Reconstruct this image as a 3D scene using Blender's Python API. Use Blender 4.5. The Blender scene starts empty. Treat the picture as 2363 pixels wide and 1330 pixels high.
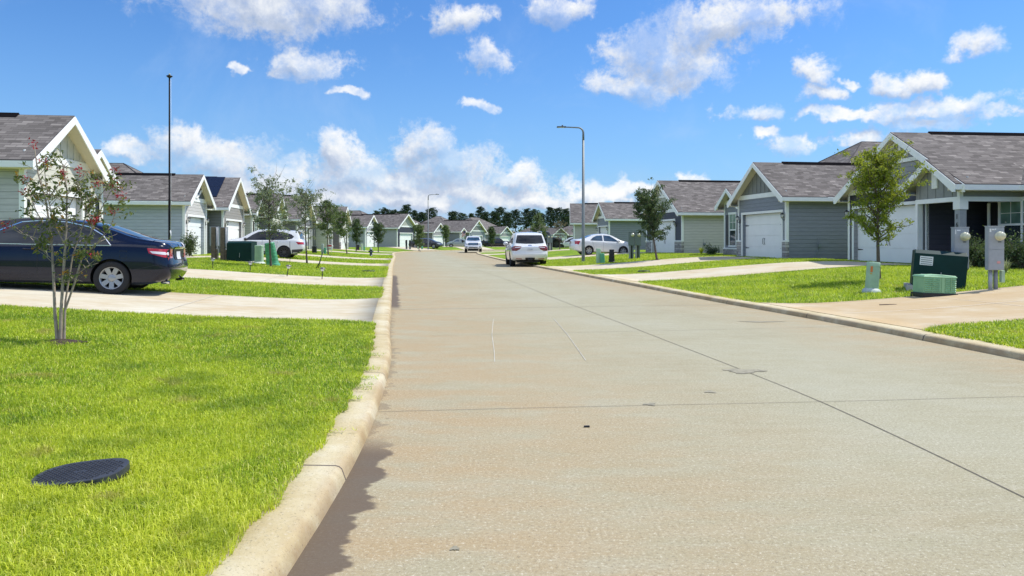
import bpy, bmesh, math, random
import numpy as np
from mathutils import Vector, Matrix, geometry
from mathutils.bvhtree import BVHTree
random.seed(7); rng = np.random.default_rng(11)
PI = math.pi; R = math.radians
SC = bpy.context.scene; COL = SC.collection

# ---------------------------------------------------------------- tags
def tag(o, label=None, cat=None, group=None, kind=None):
    if label: o['label'] = label
    if cat: o['category'] = cat
    if group: o['group'] = group
    if kind: o['kind'] = kind
    return o
def empty(name, loc, rz=0, label=None, cat=None, group=None):
    o = bpy.data.objects.new(name, None); COL.objects.link(o)
    o.location = loc; o.rotation_euler = (0, 0, rz); o.empty_display_size = .2
    return tag(o, label, cat, group)
def copy_tree(o, parent=None):
    c = o.copy(); COL.objects.link(c); c.parent = parent
    for ch in list(o.children): copy_tree(ch, c)
    return c

# ---------------------------------------------------------------- materials
MATS = {}
def nt(name):
    m = bpy.data.materials.new(name); m.use_nodes = True
    t = m.node_tree; b = t.nodes['Principled BSDF']
    return m, t, b
def N(t, typ, **kw):
    n = t.nodes.new(typ)
    for k, v in kw.items():
        if k.startswith('i_'):
            key = k[2:]
            n.inputs[int(key) if key.isdigit() else key].default_value = v
        else: setattr(n, k, v)
    return n
def math_(t, op, a, b=None, c=None, clamp=False):
    n = t.nodes.new('ShaderNodeMath'); n.operation = op; n.use_clamp = clamp
    for i, v in enumerate((a, b, c)):
        if v is None: continue
        if isinstance(v, (int, float)): n.inputs[i].default_value = v
        else: t.links.new(v, n.inputs[i])
    return n.outputs[0]
def mixc(t, f, a, b, blend='MIX'):
    n = t.nodes.new('ShaderNodeMix'); n.data_type = 'RGBA'; n.blend_type = blend
    for s, v in ((n.inputs[0], f), (n.inputs[6], a), (n.inputs[7], b)):
        if isinstance(v, (int, float)): s.default_value = v
        elif isinstance(v, tuple): s.default_value = v if len(v) == 4 else (*v, 1)
        else: t.links.new(v, s)
    return n.outputs[2]
def ramp(t, f, stops):
    n = t.nodes.new('ShaderNodeValToRGB'); e = n.color_ramp.elements
    e[0].position, e[0].color = stops[0][0], (*stops[0][1], 1)
    e[1].position, e[1].color = stops[-1][0], (*stops[-1][1], 1)
    for p, c in stops[1:-1]:
        q = e.new(p); q.color = (*c, 1)
    t.links.new(f, n.inputs[0]); return n.outputs[0]
def maprange(t, v, a, b, c=0., d=1., smooth=True):
    n = t.nodes.new('ShaderNodeMapRange'); n.interpolation_type = 'SMOOTHSTEP' if smooth else 'LINEAR'
    t.links.new(v, n.inputs[0])
    for i, x in enumerate((a, b, c, d)): n.inputs[i+1].default_value = x
    return n.outputs[0]
def noise(t, vec, scale, detail=4, rough=.55, dist=0.):
    n = N(t, 'ShaderNodeTexNoise'); n.inputs['Scale'].default_value = scale
    n.inputs['Detail'].default_value = detail; n.inputs['Roughness'].default_value = rough
    n.inputs['Distortion'].default_value = dist
    if vec is not None: t.links.new(vec, n.inputs['Vector'])
    return n.outputs[0]
def bump(t, b, h, strength=.3, dist=.01):
    n = N(t, 'ShaderNodeBump'); n.inputs['Strength'].default_value = strength
    n.inputs['Distance'].default_value = dist
    t.links.new(h, n.inputs['Height']); t.links.new(n.outputs[0], b.inputs['Normal'])
def objco(t, out='Object'):
    return N(t, 'ShaderNodeTexCoord').outputs[out]
def scaled(t, v, s):
    n = N(t, 'ShaderNodeMapping'); n.inputs['Scale'].default_value = s
    t.links.new(v, n.inputs[0]); return n.outputs[0]

def plain(name, col, rough=.6, metal=0., var=.08, vscale=8., spec=.5, bstr=0., coat=0.):
    if name in MATS: return MATS[name]
    m, t, b = nt(name)
    co = objco(t)
    nz = noise(t, co, vscale, 5, .6)
    f = maprange(t, nz, .3, .7, 1-var, 1+var, False)
    mul = N(t, 'ShaderNodeVectorMath', operation='SCALE'); mul.inputs[0].default_value = col
    t.links.new(f, mul.inputs['Scale'])
    t.links.new(mul.outputs[0], b.inputs['Base Color'])
    b.inputs['Roughness'].default_value = rough; b.inputs['Metallic'].default_value = metal
    b.inputs['Specular IOR Level'].default_value = spec
    if coat: b.inputs['Coat Weight'].default_value = coat; b.inputs['Coat Roughness'].default_value = .04
    if bstr: bump(t, b, noise(t, co, vscale*8, 4, .6), bstr, .004)
    MATS[name] = m; return m

def siding(name, col, course=.178, dark=.45):
    """lap siding: overlapping boards, courses along local z"""
    if name in MATS: return MATS[name]
    m, t, b = nt(name); co = objco(t)
    s = N(t, 'ShaderNodeSeparateXYZ'); t.links.new(co, s.inputs[0])
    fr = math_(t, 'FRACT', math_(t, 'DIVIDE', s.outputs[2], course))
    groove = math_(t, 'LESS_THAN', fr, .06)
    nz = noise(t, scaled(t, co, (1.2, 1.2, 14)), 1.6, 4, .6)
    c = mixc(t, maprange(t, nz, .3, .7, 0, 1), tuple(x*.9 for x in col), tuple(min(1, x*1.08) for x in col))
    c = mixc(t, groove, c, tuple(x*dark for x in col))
    t.links.new(c, b.inputs['Base Color']); b.inputs['Roughness'].default_value = .55
    bump(t, b, math_(t, 'SUBTRACT', 1., fr), .9, .012)
    MATS[name] = m; return m

def shingles():
    if 'shingles' in MATS: return MATS['shingles']
    m, t, b = nt('asphalt_shingles'); uv = objco(t, 'UV')
    # each course is .14 m; tabs have their own shade
    bt = N(t, 'ShaderNodeTexBrick'); t.links.new(uv, bt.inputs[0])
    bt.offset = .37; bt.offset_frequency = 2
    for k, v in (('Scale', 1.), ('Mortar Size', .007), ('Brick Width', .31), ('Row Height', .14), ('Bias', 0.), ('Mortar Smooth', .3)): bt.inputs[k].default_value = v
    bt.inputs['Color1'].default_value = (0, 0, 0, 1); bt.inputs['Color2'].default_value = (1, 1, 1, 1)
    bt.inputs['Mortar'].default_value = (.0, .0, .0, 1)
    base = ramp(t, bt.outputs[0], [(0., (.092, .082, .073)), (.45, (.158, .142, .128)), (.8, (.205, .184, .166)), (1., (.31, .28, .252))])
    big = noise(t, scaled(t, uv, (.8, 2.4, 1)), 1.1, 5, .6)
    base = mixc(t, maprange(t, big, .35, .68, 0, .28), base, (.1, .09, .083))
    fine = noise(t, uv, 60, 3, .7)
    base = mixc(t, maprange(t, fine, .35, .7, 0, .35), base, (.26, .23, .22))
    # slightly overlapping look: step at each course
    s = N(t, 'ShaderNodeSeparateXYZ'); t.links.new(uv, s.inputs[0])
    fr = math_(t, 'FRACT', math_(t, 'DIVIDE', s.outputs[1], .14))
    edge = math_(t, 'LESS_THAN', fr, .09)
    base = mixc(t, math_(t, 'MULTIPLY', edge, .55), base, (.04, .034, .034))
    t.links.new(base, b.inputs['Base Color']); b.inputs['Roughness'].default_value = .95
    b.inputs['Specular IOR Level'].default_value = .15
    h = math_(t, 'ADD', math_(t, 'MULTIPLY', math_(t, 'SUBTRACT', 1., fr), .8), math_(t, 'MULTIPLY', bt.outputs[0], .5))
    bump(t, b, h, .8, .012)
    MATS['shingles'] = m; return m

def stone():
    if 'stone' in MATS: return MATS['stone']
    m, t, b = nt('stacked_stone'); co = objco(t)
    s = N(t, 'ShaderNodeSeparateXYZ'); t.links.new(co, s.inputs[0])
    cm = N(t, 'ShaderNodeCombineXYZ')
    t.links.new(math_(t, 'ADD', s.outputs[0], s.outputs[1]), cm.inputs[0]); t.links.new(s.outputs[2], cm.inputs[1])
    bt = N(t, 'ShaderNodeTexBrick'); t.links.new(cm.outputs[0], bt.inputs[0])
    for k, v in (('Scale', 1.), ('Mortar Size', .012), ('Brick Width', .33), ('Row Height', .13), ('Bias', 0.)): bt.inputs[k].default_value = v
    bt.offset = .4; bt.squash = 1.6; bt.squash_frequency = 3
    bt.inputs['Color1'].default_value = (.2, .19, .2, 1); bt.inputs['Color2'].default_value = (.62, .6, .56, 1)
    bt.inputs['Mortar'].default_value = (.1, .09, .085, 1)
    c = mixc(t, maprange(t, noise(t, co, 9, 5, .6), .3, .7, 0, .6), bt.outputs[0], (.4, .36, .33))
    t.links.new(c, b.inputs['Base Color']); b.inputs['Roughness'].default_value = .9
    bump(t, b, math_(t, 'SUBTRACT', 1., bt.outputs['Fac']), .8, .02)
    MATS['stone'] = m; return m

def glass(name='window_glass', col=(.02, .03, .035), rough=.03, spec=.9, reflect=None):
    if name in MATS: return MATS[name]
    m, t, b = nt(name); co = objco(t)
    c = mixc(t, maprange(t, noise(t, co, 1.3, 2, .5), .35, .65, 0, 1), col, tuple(min(1, x*1.8+.01) for x in col))
    t.links.new(c, b.inputs['Base Color']); b.inputs['Roughness'].default_value = rough
    b.inputs['Specular IOR Level'].default_value = spec; b.inputs['IOR'].default_value = 1.5
    MATS[name] = m; return m

def paint(name, col, rough=.3, metal=0., flake=.0):
    if name in MATS: return MATS[name]
    m, t, b = nt(name); co = objco(t)
    dirt = maprange(t, noise(t, co, 2.3, 5, .65), .35, .75, 0, .12)
    s = N(t, 'ShaderNodeSeparateXYZ'); t.links.new(co, s.inputs[0])
    low = maprange(t, s.outputs[2], .15, .6, .3, 0.)
    d = math_(t, 'ADD', dirt, math_(t, 'MULTIPLY', low, maprange(t, noise(t, co, 6, 5, .7), .3, .7, .2, 1.)), clamp=True)
    c = mixc(t, math_(t, 'MULTIPLY', d, .5 if sum(col) > 1 else .12), col, (.22, .19, .15))
    t.links.new(c, b.inputs['Base Color'])
    b.inputs['Roughness'].default_value = rough; b.inputs['Metallic'].default_value = metal
    b.inputs['Coat Weight'].default_value = 1.; b.inputs['Coat Roughness'].default_value = .03; b.inputs['Specular IOR Level'].default_value = .1 if sum(col) < .3 else .4; b.inputs['Coat IOR'].default_value = 1.42
    MATS[name] = m; return m

WHITE = plain('white_trim_paint', (.88, .88, .84), .5, var=.04, vscale=3)
SOFFIT = plain('cream_soffit', (.74, .66, .5), .6, var=.03)
DOORW = plain('white_garage_door', (.9, .9, .87), .4, var=.03, vscale=2)
BLACK = plain('black_metal', (.012, .012, .014), .4)
RUBBER = plain('tyre_rubber', (.018, .018, .019), .85, vscale=30)
CHROME = plain('chrome', (.8, .8, .82), .12, 1., var=.03)
ALLOY = plain('alloy_silver', (.36, .37, .38), .38, .6, var=.05)
LAMPGLASS = plain('lamp_glass', (.75, .75, .7), .15)
CONC = plain('plain_concrete', (.42, .40, .36), .9, var=.15, vscale=5, bstr=.3)

# ---------------------------------------------------------------- mesh builder
class MB:
    def __init__(s, sx=1): s.v = []; s.f = []; s.m = []; s.uv = []; s.sx = sx; s.sm = []
    def face(s, pts, m=0, uv=None, smooth=False):
        n = len(s.v); s.v.extend([tuple(p) for p in pts]); s.f.append(tuple(range(n, n+len(pts))))
        s.m.append(m); s.uv.append(uv); s.sm.append(smooth)
    def mesh(s, verts, faces, m=0, smooth=False):
        n = len(s.v); s.v.extend([tuple(p) for p in verts])
        for f in faces: s.f.append(tuple(i+n for i in f)); s.m.append(m); s.uv.append(None); s.sm.append(smooth)
    def box(s, x0, x1, y0, y1, z0, z1, m=0, tf=None):
        v = [(x, y, z) for z in (z0, z1) for y in (y0, y1) for x in (x0, x1)]
        if tf: v = [tuple(tf @ Vector(p)) for p in v]
        s.mesh(v, [(0, 2, 3, 1), (4, 5, 7, 6), (0, 1, 5, 4), (2, 6, 7, 3), (0, 4, 6, 2), (1, 3, 7, 5)], m)
    def prism(s, poly, a, b, axis='x', m=0):
        """poly: 2D points in the other two axes (y,z) / (x,z) / (x,y); extruded from a to b"""
        def P(p, t):
            return (t, p[0], p[1]) if axis == 'x' else (p[0], t, p[1]) if axis == 'y' else (p[0], p[1], t)
        n = len(poly); v = [P(p, a) for p in poly] + [P(p, b) for p in poly]
        f = [tuple(range(n-1, -1, -1)), tuple(range(n, 2*n))] + [(i, (i+1) % n, n+(i+1) % n, n+i) for i in range(n)]
        s.mesh(v, f, m)
    def tube(s, pts, rad, n=8, m=0, caps=True, smooth=True):
        pts = [Vector(p) for p in pts]; k = len(pts)
        if isinstance(rad, (int, float)): rad = [rad]*k
        rings = []; prev = None
        for i, p in enumerate(pts):
            d = (pts[min(i+1, k-1)] - pts[max(i-1, 0)]).normalized()
            if prev is None:
                a = d.orthogonal().normalized()
            else:
                a = (prev - d*prev.dot(d)); a = a.normalized() if a.length > 1e-6 else d.orthogonal().normalized()
            prev = a; b = d.cross(a)
            rings.append([p + (a*math.cos(2*PI*j/n) + b*math.sin(2*PI*j/n))*rad[i] for j in range(n)])
        v = [q for r in rings for q in r]
        f = [(i*n+j, i*n+(j+1) % n, (i+1)*n+(j+1) % n, (i+1)*n+j) for i in range(k-1) for j in range(n)]
        s.mesh(v, f, m, smooth)
        if caps: s.mesh(rings[0], [tuple(range(n-1, -1, -1))], m); s.mesh(rings[-1], [tuple(range(n))], m)
    def lathe(s, prof, c=(0, 0, 0), axis='z', n=16, m=0, smooth=True, ms=None):
        """prof: (radius, height) pairs"""
        v = []
        for r, h in prof:
            for j in range(n):
                a = 2*PI*j/n; u, w = r*math.cos(a), r*math.sin(a)
                p = (u, w, h) if axis == 'z' else (u, h, w) if axis == 'y' else (h, u, w)
                v.append((c[0]+p[0], c[1]+p[1], c[2]+p[2]))
        for i in range(len(prof)-1):
            mm = ms[i] if ms else m
            q = [v[i*n+j] for j in range(n)] + [v[(i+1)*n+j] for j in range(n)]
            s.mesh(q, [(j, (j+1) % n, n+(j+1) % n, n+j) for j in range(n)], mm, smooth)
    def build(s, name, mats, parent=None, bevel=0., weld=True, loc=None, rz=None, recalc=True, seg=2):
        me = bpy.data.meshes.new(name)
        vs = [(x*s.sx, y, z) for x, y, z in s.v] if s.sx != 1 else s.v
        me.from_pydata(vs, [], s.f)
        if not isinstance(mats, (list, tuple)): mats = [mats]
        for mm in mats: me.materials.append(mm)
        me.polygons.foreach_set('material_index', s.m)
        me.polygons.foreach_set('use_smooth', s.sm)
        if any(u is not None for u in s.uv):
            l = me.uv_layers.new(name='UVMap'); d = []
            for f, u in zip(s.f, s.uv): d.extend(u if u is not None else [(0, 0)]*len(f))
            l.data.foreach_set('uv', [c for p in d for c in p])
        bm = bmesh.new(); bm.from_mesh(me)
        if weld: bmesh.ops.remove_doubles(bm, verts=bm.verts, dist=1e-5)
        if recalc: bmesh.ops.recalc_face_normals(bm, faces=bm.faces)
        if bevel > 0:
            ed = [e for e in bm.edges if len(e.link_faces) == 2 and e.calc_face_angle(0) > .5]
            bmesh.ops.bevel(bm, geom=ed, offset=bevel, segments=seg, affect='EDGES', profile=.6, clamp_overlap=True)
        bm.to_mesh(me); bm.free()
        o = bpy.data.objects.new(name, me); COL.objects.link(o)
        if parent: o.parent = parent
        if loc is not None: o.location = loc
        if rz is not None: o.rotation_euler = (0, 0, rz)
        return o
def npmesh(name, V, F, mats, smooth=False, parent=None):
    """V (n,3) float, F (m,k) int"""
    me = bpy.data.meshes.new(name); k = F.shape[1]
    me.vertices.add(len(V)); me.vertices.foreach_set('co', V.astype(np.float32).ravel())
    me.loops.add(F.size); me.loops.foreach_set('vertex_index', F.astype(np.int32).ravel())
    me.polygons.add(len(F)); me.polygons.foreach_set('loop_start', np.arange(0, F.size, k, dtype=np.int32))
    me.polygons.foreach_set('loop_total', np.full(len(F), k, dtype=np.int32))
    if smooth: me.polygons.foreach_set('use_smooth', np.ones(len(F), dtype=bool))
    me.update(calc_edges=True)
    for m in (mats if isinstance(mats, (list, tuple)) else [mats]): me.materials.append(m)
    o = bpy.data.objects.new(name, me); COL.objects.link(o)
    if parent: o.parent = parent
    return o

# ---------------------------------------------------------------- street plan (metres; camera at 0,0,1.4 looking along +Y)
CH = 1.4
LE = [(-.95, -14), (-.94, 0), (-.94, 3.07), (-.98, 4.5), (-1.1, 6), (-1.44, 8.8), (-1.84, 11.1), (-2.49, 15.2), (-4.1, 25.3), (-6.6, 41), (-10.1, 64), (-12.1, 76), (-13.1, 84), (-13.1, 91), (-11.4, 98), (-7.5, 104), (-1, 108.5), (9, 111), (30, 113), (70, 114)]
RE = [(7.2, -14), (6.9, 0), (6.55, 4), (5.98, 8.56), (5.78, 10.2), (5.55, 12), (5.2, 14.1), (4.68, 16.8), (3.9, 22), (2.95, 28.3), (1.75, 36), (-.7, 52), (-2.4, 66), (-3.7, 78), (-4.0, 86), (-3.2, 92), (-.6, 97.5), (4, 101), (14, 103.6), (30, 104.8), (70, 106)]
def smooth_line(P, step=.5):
    P = [Vector(p) for p in P]; out = []
    for i in range(len(P)-1):
        p0, p1, p2, p3 = P[max(i-1, 0)], P[i], P[i+1], P[min(i+2, len(P)-1)]
        n = max(2, int((p2-p1).length/step))
        L = (p2-p1).length
        t1 = (p2-p0)/max((p2-p0).length, 1e-6)*L; t2 = (p3-p1)/max((p3-p1).length, 1e-6)*L
        for j in range(n):
            t = j/n; h = t*t*t; q = t*t
            out.append((2*h-3*q+1)*p1 + (h-2*q+t)*t1 + (-2*h+3*q)*p2 + (h-q)*t2)
    out.append(P[-1]); return np.array([(p.x, p.y) for p in out])
def resample(A, n):
    d = np.r_[0, np.cumsum(np.linalg.norm(np.diff(A, axis=0), axis=1))]
    s = np.linspace(0, d[-1], n); return np.c_[np.interp(s, d, A[:, 0]), np.interp(s, d, A[:, 1])], s
LL, sL = resample(smooth_line(LE), 420); RR, sR = resample(smooth_line(RE), 420)
def normals(A, sgn):
    T = np.gradient(A, axis=0); T /= np.linalg.norm(T, axis=1)[:, None]
    return np.c_[-T[:, 1], T[:, 0]]*sgn          # sgn=+1: to the left of travel
NL, NR = normals(LL, 1), normals(RR, -1)
CW = .30
def sdist(X, Y):
    """distance beyond the back of the nearest kerb (negative over road and kerb)"""
    P = np.c_[np.atleast_1d(X).ravel(), np.atleast_1d(Y).ravel()]; out = np.empty(len(P))
    for a in range(0, len(P), 20000):
        Q = P[a:a+20000]; r = []
        for A, NN in ((LL, NL), (RR, NR)):
            D = ((Q[:, None, :] - A[None])**2).sum(2); i = D.argmin(1)
            dd = ((Q - A[i])*NN[i]).sum(1); r.append(np.where(np.abs(dd) < 6, dd, np.sign(dd)*np.sqrt(D[np.arange(len(Q)), i])))
        out[a:a+20000] = np.maximum(r[0], r[1]) - CW
    return out
def gz(X, Y):
    s = sdist(X, Y); t = np.clip(s/9.5, 0, 1); t = t*t*(3-2*t)
    yy = np.atleast_1d(Y).ravel(); far = np.clip((yy-95)/40, 0, 1)
    z = .085 + (.48 - .30*far)*t
    return np.where(s < -.08, -.3, z)
def G(x, y): return float(gz(x, y)[0])
# ================================================================ CAMERA, SUN, SKY
cam = bpy.data.cameras.new('camera'); co_ = bpy.data.objects.new('camera', cam); COL.objects.link(co_)
cam.sensor_width = 36; cam.lens = 1700/2363*36; cam.shift_y = -109/2363; cam.clip_end = 6000; cam.clip_start = .05
co_.location = (0, 0, CH); co_.rotation_euler = (PI/2, 0, 0); SC.camera = co_
SUNV = Vector((.50, .17, .85)).normalized()
sd = bpy.data.lights.new('sun', 'SUN'); sd.energy = 4.25; sd.angle = R(.55); sd.color = (1, .955, .88)
so = bpy.data.objects.new('sun', sd); COL.objects.link(so); so.rotation_euler = (-SUNV).to_track_quat('-Z', 'Y').to_euler(); so.location = (20, 5, 40)
w = bpy.data.worlds.new('World'); SC.world = w; w.use_nodes = True; t = w.node_tree
bg = t.nodes['Background']; bg.inputs[1].default_value = .13
sky = N(t, 'ShaderNodeTexSky', sky_type='NISHITA', sun_disc=False, sun_elevation=math.asin(SUNV.z), sun_rotation=math.atan2(SUNV.x, SUNV.y))
sky.air_density = 1.15; sky.dust_density = .35; sky.ozone_density = 2.2
D_ = N(t, 'ShaderNodeTexCoord').outputs['Generated']
s = N(t, 'ShaderNodeSeparateXYZ'); t.links.new(D_, s.inputs[0])
az = math_(t, 'ARCTAN2', s.outputs[0], s.outputs[1]); el = math_(t, 'ARCSINE', s.outputs[2])
uvn = N(t, 'ShaderNodeCombineXYZ'); t.links.new(az, uvn.inputs[0]); t.links.new(el, uvn.inputs[1]); UV0 = uvn.outputs[0]
def wn(v, sc, det, rough, dist=0):
    n = N(t, 'ShaderNodeTexNoise'); n.noise_dimensions = '3D'
    for k, x in (('Scale', sc), ('Detail', det), ('Roughness', rough), ('Distortion', dist)): n.inputs[k].default_value = x
    t.links.new(v, n.inputs['Vector']); return n
wr = wn(UV0, 9, 5, .6)
wv = N(t, 'ShaderNodeVectorMath', operation='SUBTRACT'); t.links.new(wr.outputs[1], wv.inputs[0]); wv.inputs[1].default_value = (.5, .5, .5)
ws = N(t, 'ShaderNodeVectorMath', operation='MULTIPLY_ADD'); t.links.new(wv.outputs[0], ws.inputs[0]); ws.inputs[1].default_value = (.15, .10, 0); t.links.new(UV0, ws.inputs[2])
WUV = ws.outputs[0]
def blobs(L, WUV=WUV):
    acc = None
    for a, e, ra, re in L:
        n = N(t, 'ShaderNodeVectorMath', operation='MULTIPLY_ADD'); t.links.new(WUV, n.inputs[0])
        n.inputs[1].default_value = (1/R(ra), 1/R(re), 0); n.inputs[2].default_value = (-a/ra, -e/re, 0)
        q = N(t, 'ShaderNodeVectorMath', operation='LENGTH'); t.links.new(n.outputs[0], q.inputs[0])
        if acc is None: acc = q.outputs['Value']
        else:
            k = t.nodes.new('ShaderNodeMath'); k.operation = 'SMOOTH_MIN'; k.inputs[2].default_value = .35
            t.links.new(acc, k.inputs[0]); t.links.new(q.outputs['Value'], k.inputs[1]); acc = k.outputs[0]
    return acc
# cumulus, azimuth / elevation / half widths in degrees
CL = [(-18.5, 17.2, 7.6, 2.2), (-14.8, 17.6, 3.5, 1.8), (-15.6, 13.2, 2.8, 1.3), (-17.0, 12.3, 1.2, .8), (-20.2, 12.9, .7, .5), (-11.8, 10.9, 1.1, .45), (-3.8, 17.0, 2.0, 1.25), (-2.4, 13.6, 1.8, 1.1), (-2.6, 10.6, 1.8, .5),
      (-27.0, 6.3, 1.9, .8), (-23.8, 7.4, 2.2, 1.3), (-21.5, 6.2, 3.2, 1.7), (-18.0, 5.0, 2.8, 1.1), (-13.7, 6.6, 1.9, 1.4), (-12.2, 5.2, 3.2, 1.6), (-6.6, 6.9, 2.9, 1.5), (-4.6, 5.4, 3.5, 1.7), (-8.5, 4.9, 1.7, .9), (.2, 4.9, 2.6, .9), (-6.0, 3.6, 8.5, 1.1), (-14, 3.4, 6, 1.1), (-20, 3.6, 4, 1.2), (1.5, 3.3, 4, .8),
      (5.5, 4.0, 2.4, .8), (13.0, 4.9, 1.2, .6), (11.8, 13.8, 4.6, 2.8), (10.6, 12.2, 4.7, 1.3), (7.4, 11.9, 1.9, .8), (15.2, 15.6, 6.2, 1.9), (19.6, 15.9, 3.2, 1.2), (3.6, 17.7, 2.9, 1.1), (22.4, 11.8, 1.4, 1.1), (22.8, 10.2, 1.5, .7), (28.4, 11.1, 1.8, 1.0), (24.8, 11.0, .8, .3), (32.4, 13.2, 1.7, .75), (18.1, 9.3, 1.9, .7), (18.8, 7.5, 1.3, .5), (20.9, 6.7, 2.2, .75), (25.5, 6.9, 1.9, .8), (29.2, 7.9, 2.7, .6), (33.4, 8.0, 1.6, .5),
      (-120, 34, 26, 9), (-150, 50, 40, 14), (150, 34, 26, 9), (170, 52, 34, 14), (-95, 30, 16, 8), (-75, 48, 20, 10), (100, 50, 20, 9), (30.5, 9.0, 5, .8), (25, 8.5, 4, .5), (9, 3.6, 4, .6), (60, 22, 9, 5), (85, 35, 10, 7), (-60, 25, 10, 6), (-90, 40, 12, 7), (120, 20, 14, 6), (180, 30, 20, 8), (-140, 22, 16, 7), (10, 32, 7, 3.5), (-25, 36, 9, 5), (30, 45, 9, 7)]  # large clouds behind the camera are unseen, added as fill light
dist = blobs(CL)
n1 = wn(UV0, 26, 9, .66, .2).outputs[0]
nf = wn(UV0, 75, 7, .7, .3).outputs[0]
rag = math_(t, 'MULTIPLY', math_(t, 'SUBTRACT', nf, .5), .9)
d2 = math_(t, 'ADD', math_(t, 'ADD', dist, math_(t, 'MULTIPLY', math_(t, 'SUBTRACT', n1, .5), 2.1)), rag)
dens = math_(t, 'MULTIPLY', maprange(t, d2, 1.32, .5, 0, 1), math_(t, 'MULTIPLY', maprange(t, wn(UV0, 60, 5, .7).outputs[0], .2, .5, .7, 1.), math_(t, 'MAXIMUM', maprange(t, wn(UV0, 13, 5, .65).outputs[0], .36, .58, .38, 1.), maprange(t, el, .12, .06, 0, 1))))
# self shading: how much thicker the cloud is toward the sun
off = N(t, 'ShaderNodeVectorMath', operation='ADD'); t.links.new(UV0, off.inputs[0]); off.inputs[1].default_value = (.008, .017, 0)
off2 = N(t, 'ShaderNodeVectorMath', operation='ADD'); t.links.new(WUV, off2.inputs[0]); off2.inputs[1].default_value = (.008, .017, 0)
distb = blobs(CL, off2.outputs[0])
n2 = wn(off.outputs[0], 26, 9, .66, .2).outputs[0]
db = math_(t, 'ADD', math_(t, 'ADD', distb, math_(t, 'MULTIPLY', math_(t, 'SUBTRACT', n2, .5), 2.1)), rag)
lit = math_(t, 'ADD', .52, math_(t, 'MULTIPLY', math_(t, 'SUBTRACT', db, d2), .62))
thk = maprange(t, d2, .9, .2, 0., .22)
lit = math_(t, 'SUBTRACT', lit, thk, clamp=True)
ccol = ramp(t, lit, [(0., (2.9, 3.5, 4.6)), (.3, (3.9, 4.4, 5.4)), (.55, (5.4, 5.7, 6.2)), (.8, (6.5, 6.6, 6.7)), (1., (7., 7., 7.))])
# thin high haze patches
n3 = wn(UV0, 5, 7, .6, .5).outputs[0]
thin = maprange(t, n3, .50, .75, 0, .25)
sk = mixc(t, 1., sky.outputs[0], (.40, .68, 1.04), 'MULTIPLY')
hz = maprange(t, el, .0, .30, .42, 0.)
sk = mixc(t, hz, sk, (2.4, 4.0, 6.4))
lowbank = math_(t, 'MULTIPLY', maprange(t, el, .115, .02, 0, .8), maprange(t, wn(UV0, 7, 6, .6).outputs[0], .38, .62, .1, 1.))
sk = mixc(t, lowbank, sk, (3.5, 4.6, 6.3))
sk = mixc(t, thin, sk, (3.8, 4.9, 6.6))
# clouds behind the camera are brightened, added fill for the shaded fronts
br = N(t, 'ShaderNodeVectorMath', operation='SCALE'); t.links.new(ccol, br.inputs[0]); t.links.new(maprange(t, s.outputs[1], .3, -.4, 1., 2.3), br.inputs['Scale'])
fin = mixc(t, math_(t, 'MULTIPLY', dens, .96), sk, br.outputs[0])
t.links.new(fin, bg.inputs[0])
vs = SC.view_settings; vs.view_transform = 'Standard'; vs.look = 'None'; vs.gamma = 1; vs.exposure = .18; vs.use_curve_mapping = False
SC.render.engine = 'CYCLES'
SC.cycles.max_bounces = 6; SC.cycles.diffuse_bounces = 3; SC.cycles.glossy_bounces = 3; SC.cycles.transparent_max_bounces = 6
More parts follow.
